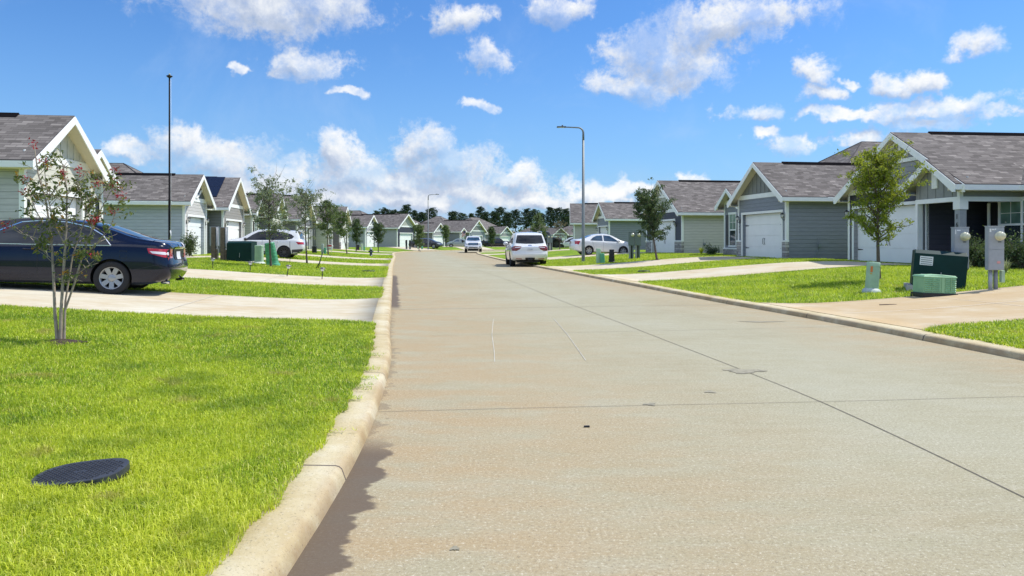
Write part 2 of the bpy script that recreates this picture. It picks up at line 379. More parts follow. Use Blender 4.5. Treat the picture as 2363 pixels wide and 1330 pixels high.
# ================================================================ SETTING
# --- road
def road_mat():
    m, t, b = nt('concrete_road'); uv = objco(t, 'UV'); co = objco(t)
    s = N(t, 'ShaderNodeSeparateXYZ'); t.links.new(uv, s.inputs[0]); U, V = s.outputs[0], s.outputs[1]   # U: metres from the left gutter, V: metres along
    big = noise(t, co, .45, 5, .6); mid = noise(t, scaled(t, co, (1., 3.4, 1)), 2.2, 6, .65); fine = noise(t, co, 55, 4, .75)
    c = ramp(t, big, [(.3, (.305, .276, .172)), (.5, (.338, .314, .205)), (.7, (.36, .344, .245))])
    c = mixc(t, maprange(t, mid, .38, .72, 0, .55), c, (.395, .37, .265))
    # rust coloured washing from the gutters
    wob = math_(t, 'MULTIPLY', math_(t, 'SUBTRACT', noise(t, co, .35, 4, .6), .5), 3.2)
    l = maprange(t, math_(t, 'ADD', U, wob), .2, 4.4, 1., 0.)
    r = maprange(t, math_(t, 'ADD', U, wob), 5.6, 8.4, 0., .9)
    st = math_(t, 'MAXIMUM', l, r)
    st = math_(t, 'MULTIPLY', st, maprange(t, noise(t, scaled(t, co, (1, 2.5, 1)), 1.1, 5, .6), .3, .62, .25, 1.))
    c = mixc(t, math_(t, 'MULTIPLY', st, .78), c, (.375, .265, .135))
    # broomed texture: pale crests and dark pits
    br = noise(t, scaled(t, co, (9, 60, 1)), 1.5, 5, .7)
    c = mixc(t, maprange(t, br, .5, .72, 0, .35), c, (.56, .53, .43))
    c = mixc(t, maprange(t, fine, .55, .68, 0, .6), c, (.70, .66, .52))
    c = mixc(t, maprange(t, fine, .46, .34, 0, .6), c, (.15, .12, .08))
    fl = noise(t, scaled(t, co, (1, 1.6, 1)), 130, 2, .6)
    c = mixc(t, maprange(t, fl, .62, .72, 0, .7), c, (.8, .76, .68))
    c = mixc(t, maprange(t, fl, .40, .32, 0, .7), c, (.16, .14, .11))
    # damp gutter by the left kerb
    wn = math_(t, 'MULTIPLY', noise(t, scaled(t, co, (.3, 1., 1)), 4.2, 4, .6), .48)
    wseg = math_(t, 'MAXIMUM', math_(t, 'MULTIPLY', maprange(t, V, 18.8, 19.4, 1, 0), 1.), math_(t, 'MULTIPLY', maprange(t, V, 29, 30, 0, 1), maprange(t, V, 43, 45, 1, 0)))
    wet = math_(t, 'MULTIPLY', maprange(t, math_(t, 'SUBTRACT', math_(t, 'SUBTRACT', wn, .04), U), -.012, .03, 0, 1), wseg)
    spots = math_(t, 'MULTIPLY', math_(t, 'LESS_THAN', U, math_(t, 'SUBTRACT', math_(t, 'MULTIPLY', noise(t, co, 6., 3, .6), .6), .26)), maprange(t, V, 30, 40, 1, 0))
    wet = math_(t, 'MAXIMUM', wet, math_(t, 'MULTIPLY', spots, .4))
    c = mixc(t, math_(t, 'MULTIPLY', wet, .85), c, (.10, .072, .05))
    # oil drops
    vo = N(t, 'ShaderNodeTexVoronoi'); vo.inputs['Scale'].default_value = .9; t.links.new(scaled(t, co, (1, .75, 1)), vo.inputs[0])
    dn = math_(t, 'ADD', vo.outputs[0], math_(t, 'MULTIPLY', noise(t, co, 14, 3, .6), .06))
    sel = math_(t, 'GREATER_THAN', noise(t, co, .31, 1, .5), .60)
    c = mixc(t, math_(t, 'MULTIPLY', math_(t, 'MULTIPLY', math_(t, 'LESS_THAN', dn, .075), sel), .6), c, (.09, .08, .07))
    t.links.new(c, b.inputs['Base Color'])
    t.links.new(math_(t, 'SUBTRACT', .88, math_(t, 'MULTIPLY', wet, .22)), b.inputs['Roughness'])
    b.inputs['Specular IOR Level'].default_value = .25
    bump(t, b, math_(t, 'ADD', math_(t, 'MULTIPLY', fine, .5), math_(t, 'MULTIPLY', br, .5)), .3, .005)
    return m
nw = 14
V = []; UVS = []
for i in range(420):
    for j in range(nw+1):
        f = j/nw; p = LL[i]*(1-f)+RR[i]*f; w = np.linalg.norm(RR[i]-LL[i])
        V.append((p[0], p[1], 0.)); UVS.append((f*w, sL[i]))
F = [(i*(nw+1)+j, i*(nw+1)+j+1, (i+1)*(nw+1)+j+1, (i+1)*(nw+1)+j) for i in range(419) for j in range(nw)]
ROADM = road_mat()
road = npmesh('road', np.array(V), np.array(F), ROADM)
l = road.data.uv_layers.new(name='UVMap'); l.data.foreach_set('uv', [c for f in F for k in f for c in UVS[k]])
tag(road, kind='structure')

# --- joints and scuffs (thin strips a few mm above the slab)
def strip(mb, P, w, z=.004, m=0, jit=0.):
    P = [Vector((p[0], p[1])) for p in P]
    for i in range(len(P)-1):
        d = (P[i+1]-P[i]).normalized(); n = Vector((-d.y, d.x))*w/2
        a, b_ = P[i], P[i+1]
        mb.face([(a.x-n.x, a.y-n.y, z), (b_.x-n.x, b_.y-n.y, z), (b_.x+n.x, b_.y+n.y, z), (a.x+n.x, a.y+n.y, z)], m)
JOINT = plain('joint_sealant', (.13, .11, .085), .9, var=.4, vscale=3)
mb = MB()
CJ = smooth_line([(2.85, -10), (2.82, 0), (2.79, 4.0), (2.69, 6.3), (2.5, 7.9), (2.24, 9.75), (1.78, 13), (1.2, 16.8), (.12, 24.5), (-2.55, 41), (-6.3, 66), (-7.9, 78), (-8.5, 86), (-8.2, 92)], .5)
strip(mb, CJ, .009)
def across(y, dl=0., w=.010, a=0., b_=1.):
    i = int(np.argmin(abs(LL[:200, 1]-y))); q = LL[i]; n = -NL[i]; D = RR-q
    t = D@n; off = abs(D@np.array([-n[1], n[0]])); j = int(np.argmin(off + (t < 0)*99)); p2 = q + n*t[j]
    pts = [q*(1-f)+p2*f + n*0 + np.array([0, .012*math.sin(9*f+y)]) for f in np.linspace(a, b_, 12)]
    strip(mb, pts, w)
for y, w in ((-2.2, .014), (6.25, .006), (15.1, .018), (24, .016), (33, .018), (42, .02), (51, .02), (60, .02), (69, .02), (78, .02)): across(y, w=w)
across(10.6, w=.008, a=.08)
jo = mb.build('road_joints', JOINT, recalc=False); tag(jo, kind='structure')
mb = MB(); SC1 = plain('pale_scuff', (.50, .475, .39), .9, var=.3, vscale=5)
for P, w in (([(-.33, 13.1), (-.3, 11), (-.22, 9.2), (-.2, 8.5)], .009), ([(.75, 13.2), (.83, 10.8), (.86, 8.6)], .009), ([(-1.9, 17.2), (-1.5, 17.9), (-1.3, 18.4)], .015)):
    strip(mb, P, w, .005)
sc = mb.build('tyre_scuffs', SC1, recalc=False); tag(sc, kind='structure')

# --- kerbs
def curb_mat():
    m, t, b = nt('kerb_concrete'); uv = objco(t, 'UV'); co = objco(t)
    s = N(t, 'ShaderNodeSeparateXYZ'); t.links.new(uv, s.inputs[0])
    c = ramp(t, noise(t, co, 1.4, 6, .65), [(.3, (.46, .365, .19)), (.5, (.54, .46, .285)), (.7, (.62, .57, .42))])
    c = mixc(t, maprange(t, noise(t, co, 45, 5, .7), .52, .72, 0, .5), c, (.62, .57, .45))
    c = mixc(t, maprange(t, noise(t, co, 75, 4, .7), .44, .30, 0, .7), c, (.14, .11, .075))
    rust = math_(t, 'MULTIPLY', maprange(t, s.outputs[0], .16, .0, 0, 1), maprange(t, noise(t, co, 3, 4, .6), .35, .6, .2, 1.))
    c = mixc(t, math_(t, 'MULTIPLY', rust, .6), c, (.3, .19, .1))
    fr = math_(t, 'FRACT', math_(t, 'DIVIDE', s.outputs[1], 3.05))
    c = mixc(t, math_(t, 'LESS_THAN', fr, .006), c, (.1, .08, .07))
    t.links.new(c, b.inputs['Base Color']); b.inputs['Roughness'].default_value = .92; b.inputs['Specular IOR Level'].default_value = .2
    bump(t, b, noise(t, co, 60, 5, .7), .5, .006)
    return m
CURBM = curb_mat()
prof = [(0, -.05), (0, .004), (.012, .04), (.022, .066), (.038, .08), (.06, .086), (.15, .089), (CW-.01, .093), (CW, .08), (CW, -.3)]
for A, NN, S in ((LL, NL, sL), (RR, NR, sR)):
    V = []; UVS = []
    for i in range(420):
        for d, z in prof: V.append((A[i, 0]+NN[i, 0]*d, A[i, 1]+NN[i, 1]*d, z)); UVS.append((d+z*.3, S[i]))
    k = len(prof); F = np.array([(i*k+j, i*k+j+1, (i+1)*k+j+1, (i+1)*k+j) for i in range(419) for j in range(k-1)])
    o = npmesh('kerb', np.array(V), F, CURBM, smooth=False)
    l = o.data.uv_layers.new(name='UVMap'); l.data.foreach_set('uv', [c for f in F for q in f for c in UVS[q]])
    tag(o, kind='structure')

# --- lawn terrain
def lawn_mat():
    m, t, b = nt('lawn_ground'); co = objco(t)
    big = noise(t, co, .35, 4, .6); mid = noise(t, co, 3.2, 5, .65); fine = noise(t, co, 38, 4, .75)
    c = ramp(t, mid, [(.3, (.07, .15, .008)), (.5, (.15, .26, .012)), (.72, (.27, .37, .022))])
    c = mixc(t, maprange(t, big, .42, .65, 0, .7), c, (.30, .38, .026))
    c = mixc(t, maprange(t, fine, .45, .3, 0, .7), c, (.03, .06, .006))
    c = mixc(t, maprange(t, fine, .58, .72, 0, .6), c, (.3, .38, .05))
    t.links.new(c, b.inputs['Base Color']); b.inputs['Roughness'].default_value = .8; b.inputs['Specular IOR Level'].default_value = .15
    bump(t, b, fine, .9, .04)
    return m
LAWN = lawn_mat()
xs = np.r_[np.arange(-60, -24, 2.), np.arange(-24, 22, .2), np.arange(22, 74, 2.)]
ys = np.r_[np.arange(-20, -3, 1.), np.arange(-3, 122, .2), np.arange(122, 260, 4.)]
XX, YY = np.meshgrid(xs, ys); ZZ = gz(XX.ravel(), YY.ravel())
nx = len(xs); I = np.arange(len(ys)-1)[:, None]*nx + np.arange(nx-1)[None]
F = np.stack([I, I+1, I+1+nx, I+nx], -1).reshape(-1, 4)
# drop the cells that lie under the road
keep = (ZZ[F] > -.1).any(1)
lw = npmesh('lawn', np.c_[XX.ravel(), YY.ravel(), ZZ], F[keep], LAWN, smooth=True); tag(lw, kind='structure')
mb = MB()
S_ = 3000
mb.face([(-S_, -S_, -.32), (S_, -S_, -.32), (S_, S_, -.32), (-S_, S_, -.32)])
g = mb.build('ground', plain('far_ground', (.10, .12, .06), .95, var=.3, vscale=.05), recalc=False); tag(g, kind='structure')

# --- driveways
def drive_mat():
    m, t, b = nt('driveway_concrete'); co = objco(t)
    big = noise(t, co, .7, 5, .6); fine = noise(t, co, 50, 4, .7)
    c = ramp(t, big, [(.32, (.50, .40, .25)), (.5, (.54, .47, .33)), (.66, (.58, .535, .41))])
    c = mixc(t, maprange(t, noise(t, scaled(t, co, (1, 4, 1)), 2.2, 5, .6), .45, .7, 0, .5), c, (.68, .63, .53))
    c = mixc(t, maprange(t, fine, .42, .28, 0, .4), c, (.3, .25, .18))
    # iron rich silt washed over the lower right hand drives
    sx_ = N(t, 'ShaderNodeSeparateXYZ'); t.links.new(co, sx_.inputs[0])
    c = mixc(t, math_(t, 'MULTIPLY', math_(t, 'MULTIPLY', maprange(t, sx_.outputs[0], 3., 6., 0, .8), maprange(t, sx_.outputs[1], 15., 19., 1., .12)), maprange(t, noise(t, co, .9, 5, .6), .3, .62, .45, 1.)), c, (.46, .33, .175))
    t.links.new(c, b.inputs['Base Color']); b.inputs['Roughness'].default_value = .9; b.inputs['Specular IOR Level'].default_value = .2
    bump(t, b, fine, .3, .004)
    return m
DRIVE = drive_mat(); DRIVES = []
def driveway(side, y0, y1, L, ang=None, skew=0.):
    """side -1 left / +1 right; y0..y1 where it meets the back of the kerb; runs L metres into the lot"""
    A, NN = (LL, NL) if side < 0 else (RR, NR)
    i0 = int(np.argmin(abs(A[:250, 1]-y0))); i1 = int(np.argmin(abs(A[:250, 1]-y1)))
    p0 = A[i0]+NN[i0]*(CW-.01); p1 = A[i1]+NN[i1]*(CW-.01)
    d = (NN[i0]+NN[i1])/2 if ang is None else np.array([side*math.cos(ang), math.sin(ang)])
    d = d/np.linalg.norm(d); u = (p1-p0)/np.linalg.norm(p1-p0)
    nl = max(8, int(L/.5)); nw_ = 10; V = []
    for a in range(nl+1):
        s = L*a/nl; fl = .45*max(0, 1-s/1.1)**2
        for c in range(nw_+1):
            f = c/nw_; e0 = p0 - u*fl; e1 = p1 + u*fl
            q = e0*(1-f)+e1*f + d*s + (d*skew*0); V.append((q[0], q[1], 0.))
    V = np.array(V); V[:, 2] = np.maximum(gz(V[:, 0], V[:, 1]), .082) + .014
    k = nw_+1; F = np.array([(a*k+c, a*k+c+1, (a+1)*k+c+1, (a+1)*k+c) for a in range(nl) for c in range(nw_)])
    # a thin slab edge round the outside
    rim = [c for c in range(k)] + [a*k+nw_ for a in range(1, nl+1)] + [nl*k+c for c in range(nw_-1, -1, -1)] + [a*k for a in range(nl-1, 0, -1)]
    B = V[rim].copy(); B[:, 2] -= .09; n0 = len(V); V2 = np.vstack([V, B]); nr = len(rim)
    FR = np.array([(rim[i], rim[(i+1) % nr], n0+(i+1) % nr, n0+i) for i in range(nr)])
    o = npmesh('driveway', V2, np.vstack([F, FR]), DRIVE); tag(o, kind='structure')
    DRIVES.append((p0, p1, d, u, L)); return p0, p1, d
def jline(mb, a, b_, w=.018):
    n = 14; P = [(a[0]+(b_[0]-a[0])*k/n, a[1]+(b_[1]-a[1])*k/n) for k in range(n+1)]
    for i in range(n):
        p, q = Vector(P[i]), Vector(P[i+1]); dd = (q-p).normalized(); nn = Vector((-dd.y, dd.x))*w/2
        zz = G(p.x, p.y)+.021; zq = G(q.x, q.y)+.021
        mb.face([(p.x-nn.x, p.y-nn.y, zz), (q.x-nn.x, q.y-nn.y, zq), (q.x+nn.x, q.y+nn.y, zq), (p.x+nn.x, p.y+nn.y, zz)])
jm = MB()
for sd_, y0, y1, L in ((-1, 12.1, 16.3, 17), (-1, 21.3, 26.0, 9.0), (-1, 37.6, 41.8, 11.2), (-1, 49.4, 54, 10.4), (-1, 68.5, 73.2, 9.6), (-1, 83, 87, 9),
                       (1, 11.0, 15.0, 16), (1, 23.7, 28.0, 10.3), (1, 32.6, 37.2, 9.7), (1, 47.2, 52, 9.6), (1, 68, 72.5, 9.5), (1, 82, 86, 9)):
    p0, p1, d = driveway(sd_, y0, y1, L)
    for k in (3.4, 7.0, 10.6):
        if k < L-1: jline(jm, p0+d*k, p1+d*k)
    jline(jm, (p0+p1)/2+d*.3, (p0+p1)/2+d*(L-.3))
def far_drive(P):
    V = []; n = 10
    a, b_, c, d = [np.array(p) for p in P]
    for i in range(n+1):
        for j in range(5):
            q = (a*(1-j/4)+b_*j/4)*(1-i/n) + (d*(1-j/4)+c*j/4)*i/n; V.append((q[0], q[1], G(*q)+.03 if G(*q) > 0 else .15))
    F = np.array([(i*5+j, i*5+j+1, (i+1)*5+j+1, (i+1)*5+j) for i in range(n) for j in range(4)])
    tag(npmesh('driveway', np.array(V), F, DRIVE), kind='structure')
far_drive([(-12.6, 97), (-9.8, 102.2), (-16, 111), (-19.5, 107)])
far_drive([(-6.8, 105.2), (-2.5, 108.3), (-12, 147), (-16, 146)])
far_drive([(1.5, 109.9), (7, 111.2), (-2, 152), (-7, 150)])
o = jm.build('driveway_joints', plain('pale_joint', (.7, .66, .56), .9), recalc=False); tag(o, kind='structure')
# ================================================================ HOUSES
# local frame: x = into the lot (0 = garage front wall), y = along the street away from the camera (0 = nearest garage corner)
def slab_roof(mb, P0, P1, P2, P3, th, m_top=0, m_edge=1, uvdir=None):
    """P0-P1 eave line, P3-P2 upper line (quad or tri); thin slab with shingled top, uv in metres"""
    P = [Vector(p) for p in (P0, P1, P2, P3) if p is not None]
    e = (P[1]-P[0]).normalized(); nrm = (P[1]-P[0]).cross(P[-1]-P[0]).normalized()
    if nrm.z < 0: nrm = -nrm
    up = nrm.cross(e)
    if up.z < 0: up = -up
    uv = [((p-P[0]).dot(e)+3, (p-P[0]).dot(up)) for p in P]
    T = [p+Vector((0, 0, th)) for p in P]
    mb.face(T, m_top, uv)
    mb.face(list(reversed(P)), m_edge)
    n = len(P)
    for i in range(n): mb.face([P[i], P[(i+1) % n], T[(i+1) % n], T[i]], 2)
EDGE = plain('shingle_edge', (.05, .045, .045), .9)
def gable_roof(mb, x0, x1, y0, y1, ze, p, ov, th=.1, ovf=.42, open_back=True):
    """ridge along x. ze = underside height over the wall line. returns ridge underside z"""
    yc = (y0+y1)/2; zr = ze+p*(yc-y0)
    slab_roof(mb, (x0-ovf, y0-ov, ze-p*ov), (x1, y0-ov, ze-p*ov), (x1, yc, zr), (x0-ovf, yc, zr), th)
    slab_roof(mb, (x1, y1+ov, ze-p*ov), (x0-ovf, y1+ov, ze-p*ov), (x0-ovf, yc, zr), (x1, yc, zr), th)
    return zr
def gable_fascia(mb, x0, x1, y0, y1, ze, p, ov, ovf=.42, bd=.21, rights=(True, True)):
    """white rake boards, eave boards, level returns under the overhang"""
    yc = (y0+y1)/2; zr = ze+p*(yc-y0); xf = x0-ovf; t = .03
    for s_, ye in ((0, y0-ov), (1, y1+ov)):
        zb = ze-p*ov
        poly = [(ye, zb+.07), (ye, zb-.17), (ye+(.13 if s_ == 0 else -.13), zb-.17), (yc, zr-bd+.06), (yc, zr+.07)]
        mb.prism(poly, xf-t, xf, 'x')
        y_out = ye-t if s_ == 0 else ye
        mb.box(xf-t, x1, y_out, y_out+t, zb-.10, zb+.07)
        if rights[s_]:
            a, b_ = (ye, y0-.005) if s_ == 0 else (y1+.005, ye)
            mb.box(xf, x1, a, b_, zb-.12, zb-.09, 1)
            mb.prism([(ye, zb-.12), (ye, zb-.01), (y0-.005 if s_ == 0 else y1+.005, ze-.02), (y0-.005 if s_ == 0 else y1+.005, zb-.12)], xf, xf+.025, 'x', 1)
def hip_roof(mb, x0, x1, y0, y1, ze, p, ov, th=.1):
    """ridge along the longer side"""
    X0, X1, Y0, Y1 = x0-ov, x1+ov, y0-ov, y1+ov; zb = ze-p*ov
    if (X1-X0) >= (Y1-Y0):
        h = (Y1-Y0)/2; zr = zb+p*h; a, b_ = (X0+h, (Y0+Y1)/2, zr), (X1-h, (Y0+Y1)/2, zr)
        slab_roof(mb, (X0, Y0, zb), (X1, Y0, zb), b_, a, th); slab_roof(mb, (X1, Y1, zb), (X0, Y1, zb), a, b_, th)
        slab_roof(mb, (X0, Y1, zb), (X0, Y0, zb), a, None, th); slab_roof(mb, (X1, Y0, zb), (X1, Y1, zb), b_, None, th)
    else:
        h = (X1-X0)/2; zr = zb+p*h; a, b_ = ((X0+X1)/2, Y0+h, zr), ((X0+X1)/2, Y1-h, zr)
        slab_roof(mb, (X0, Y1, zb), (X0, Y0, zb), a, b_, th); slab_roof(mb, (X1, Y0, zb), (X1, Y1, zb), b_, a, th)
        slab_roof(mb, (X0, Y0, zb), (X1, Y0, zb), a, None, th); slab_roof(mb, (X1, Y1, zb), (X0, Y1, zb), b_, None, th)
    return a, b_
def hip_fascia(mb, x0, x1, y0, y1, ze, p, ov):
    X0, X1, Y0, Y1 = x0-ov, x1+ov, y0-ov, y1+ov; zb = ze-p*ov; t = .03; a, c = zb-.10, zb+.07
    mb.box(X0, X1, Y0-t, Y0, a, c); mb.box(X0, X1, Y1, Y1+t, a, c); mb.box(X0-t, X0, Y0, Y1, a, c); mb.box(X1, X1+t, Y0, Y1, a, c)
    mb.box(X0, X1, Y0, y0-.004, zb-.12, zb-.095, 1); mb.box(X0, X1, y1+.004, Y1, zb-.12, zb-.095, 1)
    mb.box(X0, x0-.004, y0-.004, y1+.004, zb-.12, zb-.095, 1)
def make_window(root, sx, x, yc, zc, w, h, axis='x', double=False, shutters=None, sashes=True, face=-1):
    """window on a wall; axis 'x' = facing the street (-x), 'y' = facing the camera (-y)"""
    def bx(mb, u0, u1, d0, d1, z0, z1, m=0):
        if axis == 'x': mb.box(x-d1, x-d0, u0, u1, z0, z1, m)
        else: mb.box(u0, u1, yc-d1, yc-d0, z0, z1, m)
    c = yc if axis == 'x' else x
    win = bpy.data.objects.new('window', None); COL.objects.link(win); win.parent = root
    f = MB(sx); W = w/2
    bx(f, c-W-.09, c-W, -.02, .04, zc-h/2, zc+h/2); bx(f, c+W, c+W+.09, -.02, .04, zc-h/2, zc+h/2)
    bx(f, c-W-.12, c+W+.12, -.02, .055, zc+h/2, zc+h/2+.13); bx(f, c-W-.1, c+W+.1, -.02, .06, zc-h/2-.09, zc-h/2)
    cols = [(-W, -.04), (.04, W)] if double else [(-W, W)]
    if double: bx(f, c-.04, c+.04, -.02, .035, zc-h/2, zc+h/2)
    for a, b_ in cols:
        bx(f, c+a, c+b_, -.01, .028, zc-.035, zc+.035)
        bx(f, c+(a+b_)/2-.009, c+(a+b_)/2+.009, -.01, .018, zc+.035, zc+h/2); bx(f, c+a, c+b_, -.01, .017, zc+h*.25-.009, zc+h*.25+.009)
    f.build('frame', WHITE, win, recalc=True)
    g = MB(sx); bx(g, c-W, c+W, -.01, .006, zc-h/2, zc-.03); g.build('pane', glass(), win)
    g = MB(sx); bx(g, c-W, c+W, -.01, .006, zc+.03, zc+h/2); g.build('pane', glass('blind_reflection_glass', (.10, .17, .14), .06, .8), win)  # upper pane: blinds plus a greenish reflection put into the glass colour
    if shutters:
        for s_ in (-1, 1):
            k = MB(sx); a = c+s_*(W+.27)
            bx(k, a-.15, a+.15, .002, .03, zc-h/2, zc+h/2)
            for z0, z1 in ((zc-h/2, zc-h/2+.08), (zc-.05, zc+.05), (zc+h/2-.08, zc+h/2)): bx(k, a-.15, a+.15, .03, .042, z0, z1)
            bx(k, a-.15, a-.10, .03, .042, zc-h/2+.08, zc+h/2-.08); bx(k, a+.10, a+.15, .03, .042, zc-h/2+.08, zc+h/2-.08)
            k.build('shutter', shutters, win)
    return win
def wall_lamp(root, sx, x, y, z):
    m = MB(sx)
    m.lathe([(0, .02), (.055, .02), (.055, 0), (0, 0)], (x-.02, y, z-.14), 'x', 10); m.box(x-.02, x, y-.05, y+.05, z-.24, z-.04)
    m.tube([(x-.02, y, z-.16), (x-.10, y, z-.20), (x-.15, y, z-.13)], .012, 6)
    m.lathe([(.0, .17), (.03, .14), (.10, .08), (.10, .07), (0, .07)], (x-.15, y, z), 'z', 8)
    m.lathe([(0, -.12), (.045, -.11), (.05, -.09), (0, -.09)], (x-.15, y, z), 'z', 8)
    for a in range(4):
        ca, sa = math.cos(a*PI/2+.785), math.sin(a*PI/2+.785)
        m.tube([(x-.15+.05*ca, y+.05*sa, z-.09), (x-.15+.085*ca, y+.085*sa, z+.075)], .006, 4)
    l = m.build('wall_lamp', BLACK, root)
    g = MB(sx); g.lathe([(0, -.088), (.04, -.088), (.07, .068), (0, .068)], (x-.15, y, z), 'z', 8); g.build('lamp_glass', LAMPGLASS, l)
def garage_door(root, sx, x, y0, y1, h, detail=2):
    m = MB(sx); n = 4; hh = h/n
    for k in range(n): m.box(x, x+.05, y0, y1, k*hh+.012, (k+1)*hh-.004)
    m.box(x+.02, x+.055, y0, y1, .01, h)
    nb = max(4, int((y1-y0)/.6)); 
    d = m.build('garage_door', DOORW, root, bevel=.004 if detail > 1 else 0, seg=1)
    if detail:
        hm = MB(sx); yc = (y0+y1)/2
        for s_ in (-1, 1):
            yy = yc+s_*.07
            hm.tube([(x-.004, yy, h*.30), (x-.045, yy+s_*.02, h*.33), (x-.05, yy-s_*.0, h*.375), (x-.045, yy+s_*.02, h*.42), (x-.004, yy, h*.45)], .011, 6)
        hm.build('handle', BLACK, d)
        for yy, s_ in ((y0+.03, 1), (y1-.03, -1)):
            for zz in (h*.22, h*.74):
                k = MB(sx); k.prism([(yy, zz-.03), (yy+s_*.34, zz-.012), (yy+s_*.38, zz), (yy+s_*.34, zz+.012), (yy, zz+.03)], x-.008, x+.001, 'x'); k.build('hinge', BLACK, d)
    return d
def text_obj(name, s, size, loc, rot, mat, parent, ext=.004, align='CENTER'):
    cu = bpy.data.curves.new(name, 'FONT'); cu.body = s; cu.size = size; cu.extrude = ext; cu.align_x = align; cu.align_y = 'CENTER'
    tmp = bpy.data.objects.new(name, cu); COL.objects.link(tmp)
    dg = bpy.context.evaluated_depsgraph_get(); dg.update()
    me = bpy.data.meshes.new_from_object(tmp.evaluated_get(dg)); bpy.data.objects.remove(tmp)
    o = bpy.data.objects.new(name, me); COL.objects.link(o); me.materials.clear(); me.materials.append(mat)
    o.parent = parent; o.location = loc; o.rotation_euler = rot; return o

def house(label, side, x, y, ang, W=4.85, D=6., ze=3.0, p=.66, front=None, sidec=None, gcol=None, gable='batten', door=None, band=None, belt=True,
          main=None, mp=.6, entry=None, stones=False, lamps=True, vent=True, detail=2, z=None, extra=None, group='single storey houses along the street', hipend=True, ov=.4, gy0=0., boxes=None):
    sx = 1 if side > 0 else -1
    z = G(x, y) if z is None else z
    root = empty('house', (x, y, z), ang, label, 'house', group)
    front = front or sidec; gcol = gcol or front
    SH = [shingles(), SOFFIT, EDGE]
    door = door or ((W-4.2)/2, (W+4.2)/2) if W > 4.6 else door or ((W-3.1)/2, (W+3.1)/2)
    dh = 2.16; jb = .12
    # --- garage block
    m = MB(sx); mats = [sidec, front]
    m.box(.3, D, gy0, W, -.25, ze-.003, 0)
    for q0, q1, qz in ((gy0, door[0], -.25), (door[1], W, -.25), (door[0], door[1], dh)): m.box(0, .012, q0, q1, qz, ze-.003, 1); m.box(.012, .3, q0, q1, qz, ze-.003, 0)
    w_ = m.build('wall', mats, root, weld=False)
    garage_door(root, sx, .16, door[0], door[1], dh, detail)
    # --- gable end panel
    yc = W/2; zr = ze+p*yc
    gm = MB(sx); gm.prism([(0.003, ze-.003), (W-.003, ze-.003), (yc, zr-.004)], 0.0, .2, 'x', 0)
    if gable == 'batten':
        k = .4
        while k < W-.2:
            hgt = ze+p*min(k, W-k)-.05
            if hgt > ze+.15: gm.box(-.022, 0.002, k-.02, k+.02, ze+.02, hgt)
            k += .405
    gm.build('gable', gcol if isinstance(gcol, list) else [gcol], root, weld=False)
    if gable == 'truss' or gable == 'wide':
        tm = MB(sx)
        if gable == 'truss': zb, zt = ze+.12, zr-.1
        else: zb, zt = zr-.95*p/.6, zr-.1
        xo = -.07
        hw = (zr-zb)/p
        if gable == 'wide': tm.box(xo, 0.0, yc-hw, yc+hw, zb-.14, zb)
        q = .055
        tm.prism([(yc-q, zb), (yc+q, zb), (yc+q, zt), (yc-q, zt)], xo, -.002, 'x')
        for s_ in (-1, 1):
            ex, ez = yc+s_*hw*.52, zb+(zr-zb)*.44
            tm.prism([(yc+s_*.02, zb), (yc+s_*.14, zb), (ex+s_*.05, ez-.04), (ex-s_*.05, ez+.05)], xo-.003, -.003, 'x')
        if gable == 'wide':   # king truss bracing standing proud with its own cross pieces
            for s_ in (-1, 1): tm.prism([(yc+s_*(hw-.02), zb), (yc+s_*.05, zt-.02), (yc+s_*.05, zt-.14), (yc+s_*(hw-.22), zb)], xo-.006, -.004, 'x')
        tm.build('gable_truss', WHITE, root, weld=False)
    tr = MB(sx)
    if belt: tr.box(-.03, 0.001, -.0, W, ze-.07, ze+.15)
    # door frame and jambs
    tr.box(-.035, .17, door[0]-jb, door[0]-.001, -.02, dh+jb); tr.box(-.035, .17, door[1]+.001, door[1]+jb, -.02, dh+jb)
    tr.box(-.035, .17, door[0]-.001, door[1]+.001, dh, dh+jb)
    # corner boards
    if gy0 == 0: tr.box(-.03, .10, -.025, .0, -.1, ze-.02); tr.box(-.03, 0.0, 0.0, .11, -.1, ze-.075)
    else: tr.box(-.03, .10, gy0-.025, gy0, -.1, ze-.02)
    tr.box(-.03, 0.0, W-.11, W+.025, -.1, ze-.075)
    tr.build('trim', WHITE, root, weld=False)
    if band:
        b_ = MB(sx); b_.box(-.012, .0, max(.112, gy0), W-.112, dh+jb, ze-.075); b_.build('upper_panel', band, root)
    rf = MB(sx); gable_roof(rf, 0, D+ (main[2] if False else 2.5), 0, W, ze, p, ov)
    roof = rf.build('roof', SH, root, weld=False)
    fa = MB(sx); gable_fascia(fa, 0, D, 0, W, ze, p, ov); fa.build('fascia', [WHITE, SOFFIT], roof, weld=False)
    # sloping soffit board under the front overhang
    so_ = MB(sx); so_.prism([(-ov, ze-p*ov-.005), (yc, zr-.005), (W+ov, ze-p*ov-.005), (W+ov, ze-p*ov-.03), (yc, zr-.03), (-ov, ze-p*ov-.03)], -.42, -.0, 'x')
    so_.build('soffit', SOFFIT, roof, weld=False)
    if vent:
        v = MB(sx); zt = zr+.1; v.prism([(yc-.17, zt-.17*p+.01), (yc, zt+.055), (yc+.17, zt-.17*p+.01), (yc+.17, zt-.17*p-.02), (yc, zt+.0), (yc-.17, zt-.17*p-.02)], 1.1, D+.3, 'x'); v.build('ridge_vent', VENTM, roof, weld=False)
    if lamps and detail:
        (lamps != 'far') and wall_lamp(root, sx, -.0, door[0]-.3, 1.98); wall_lamp(root, sx, -.0, door[1]+.3, 1.98)
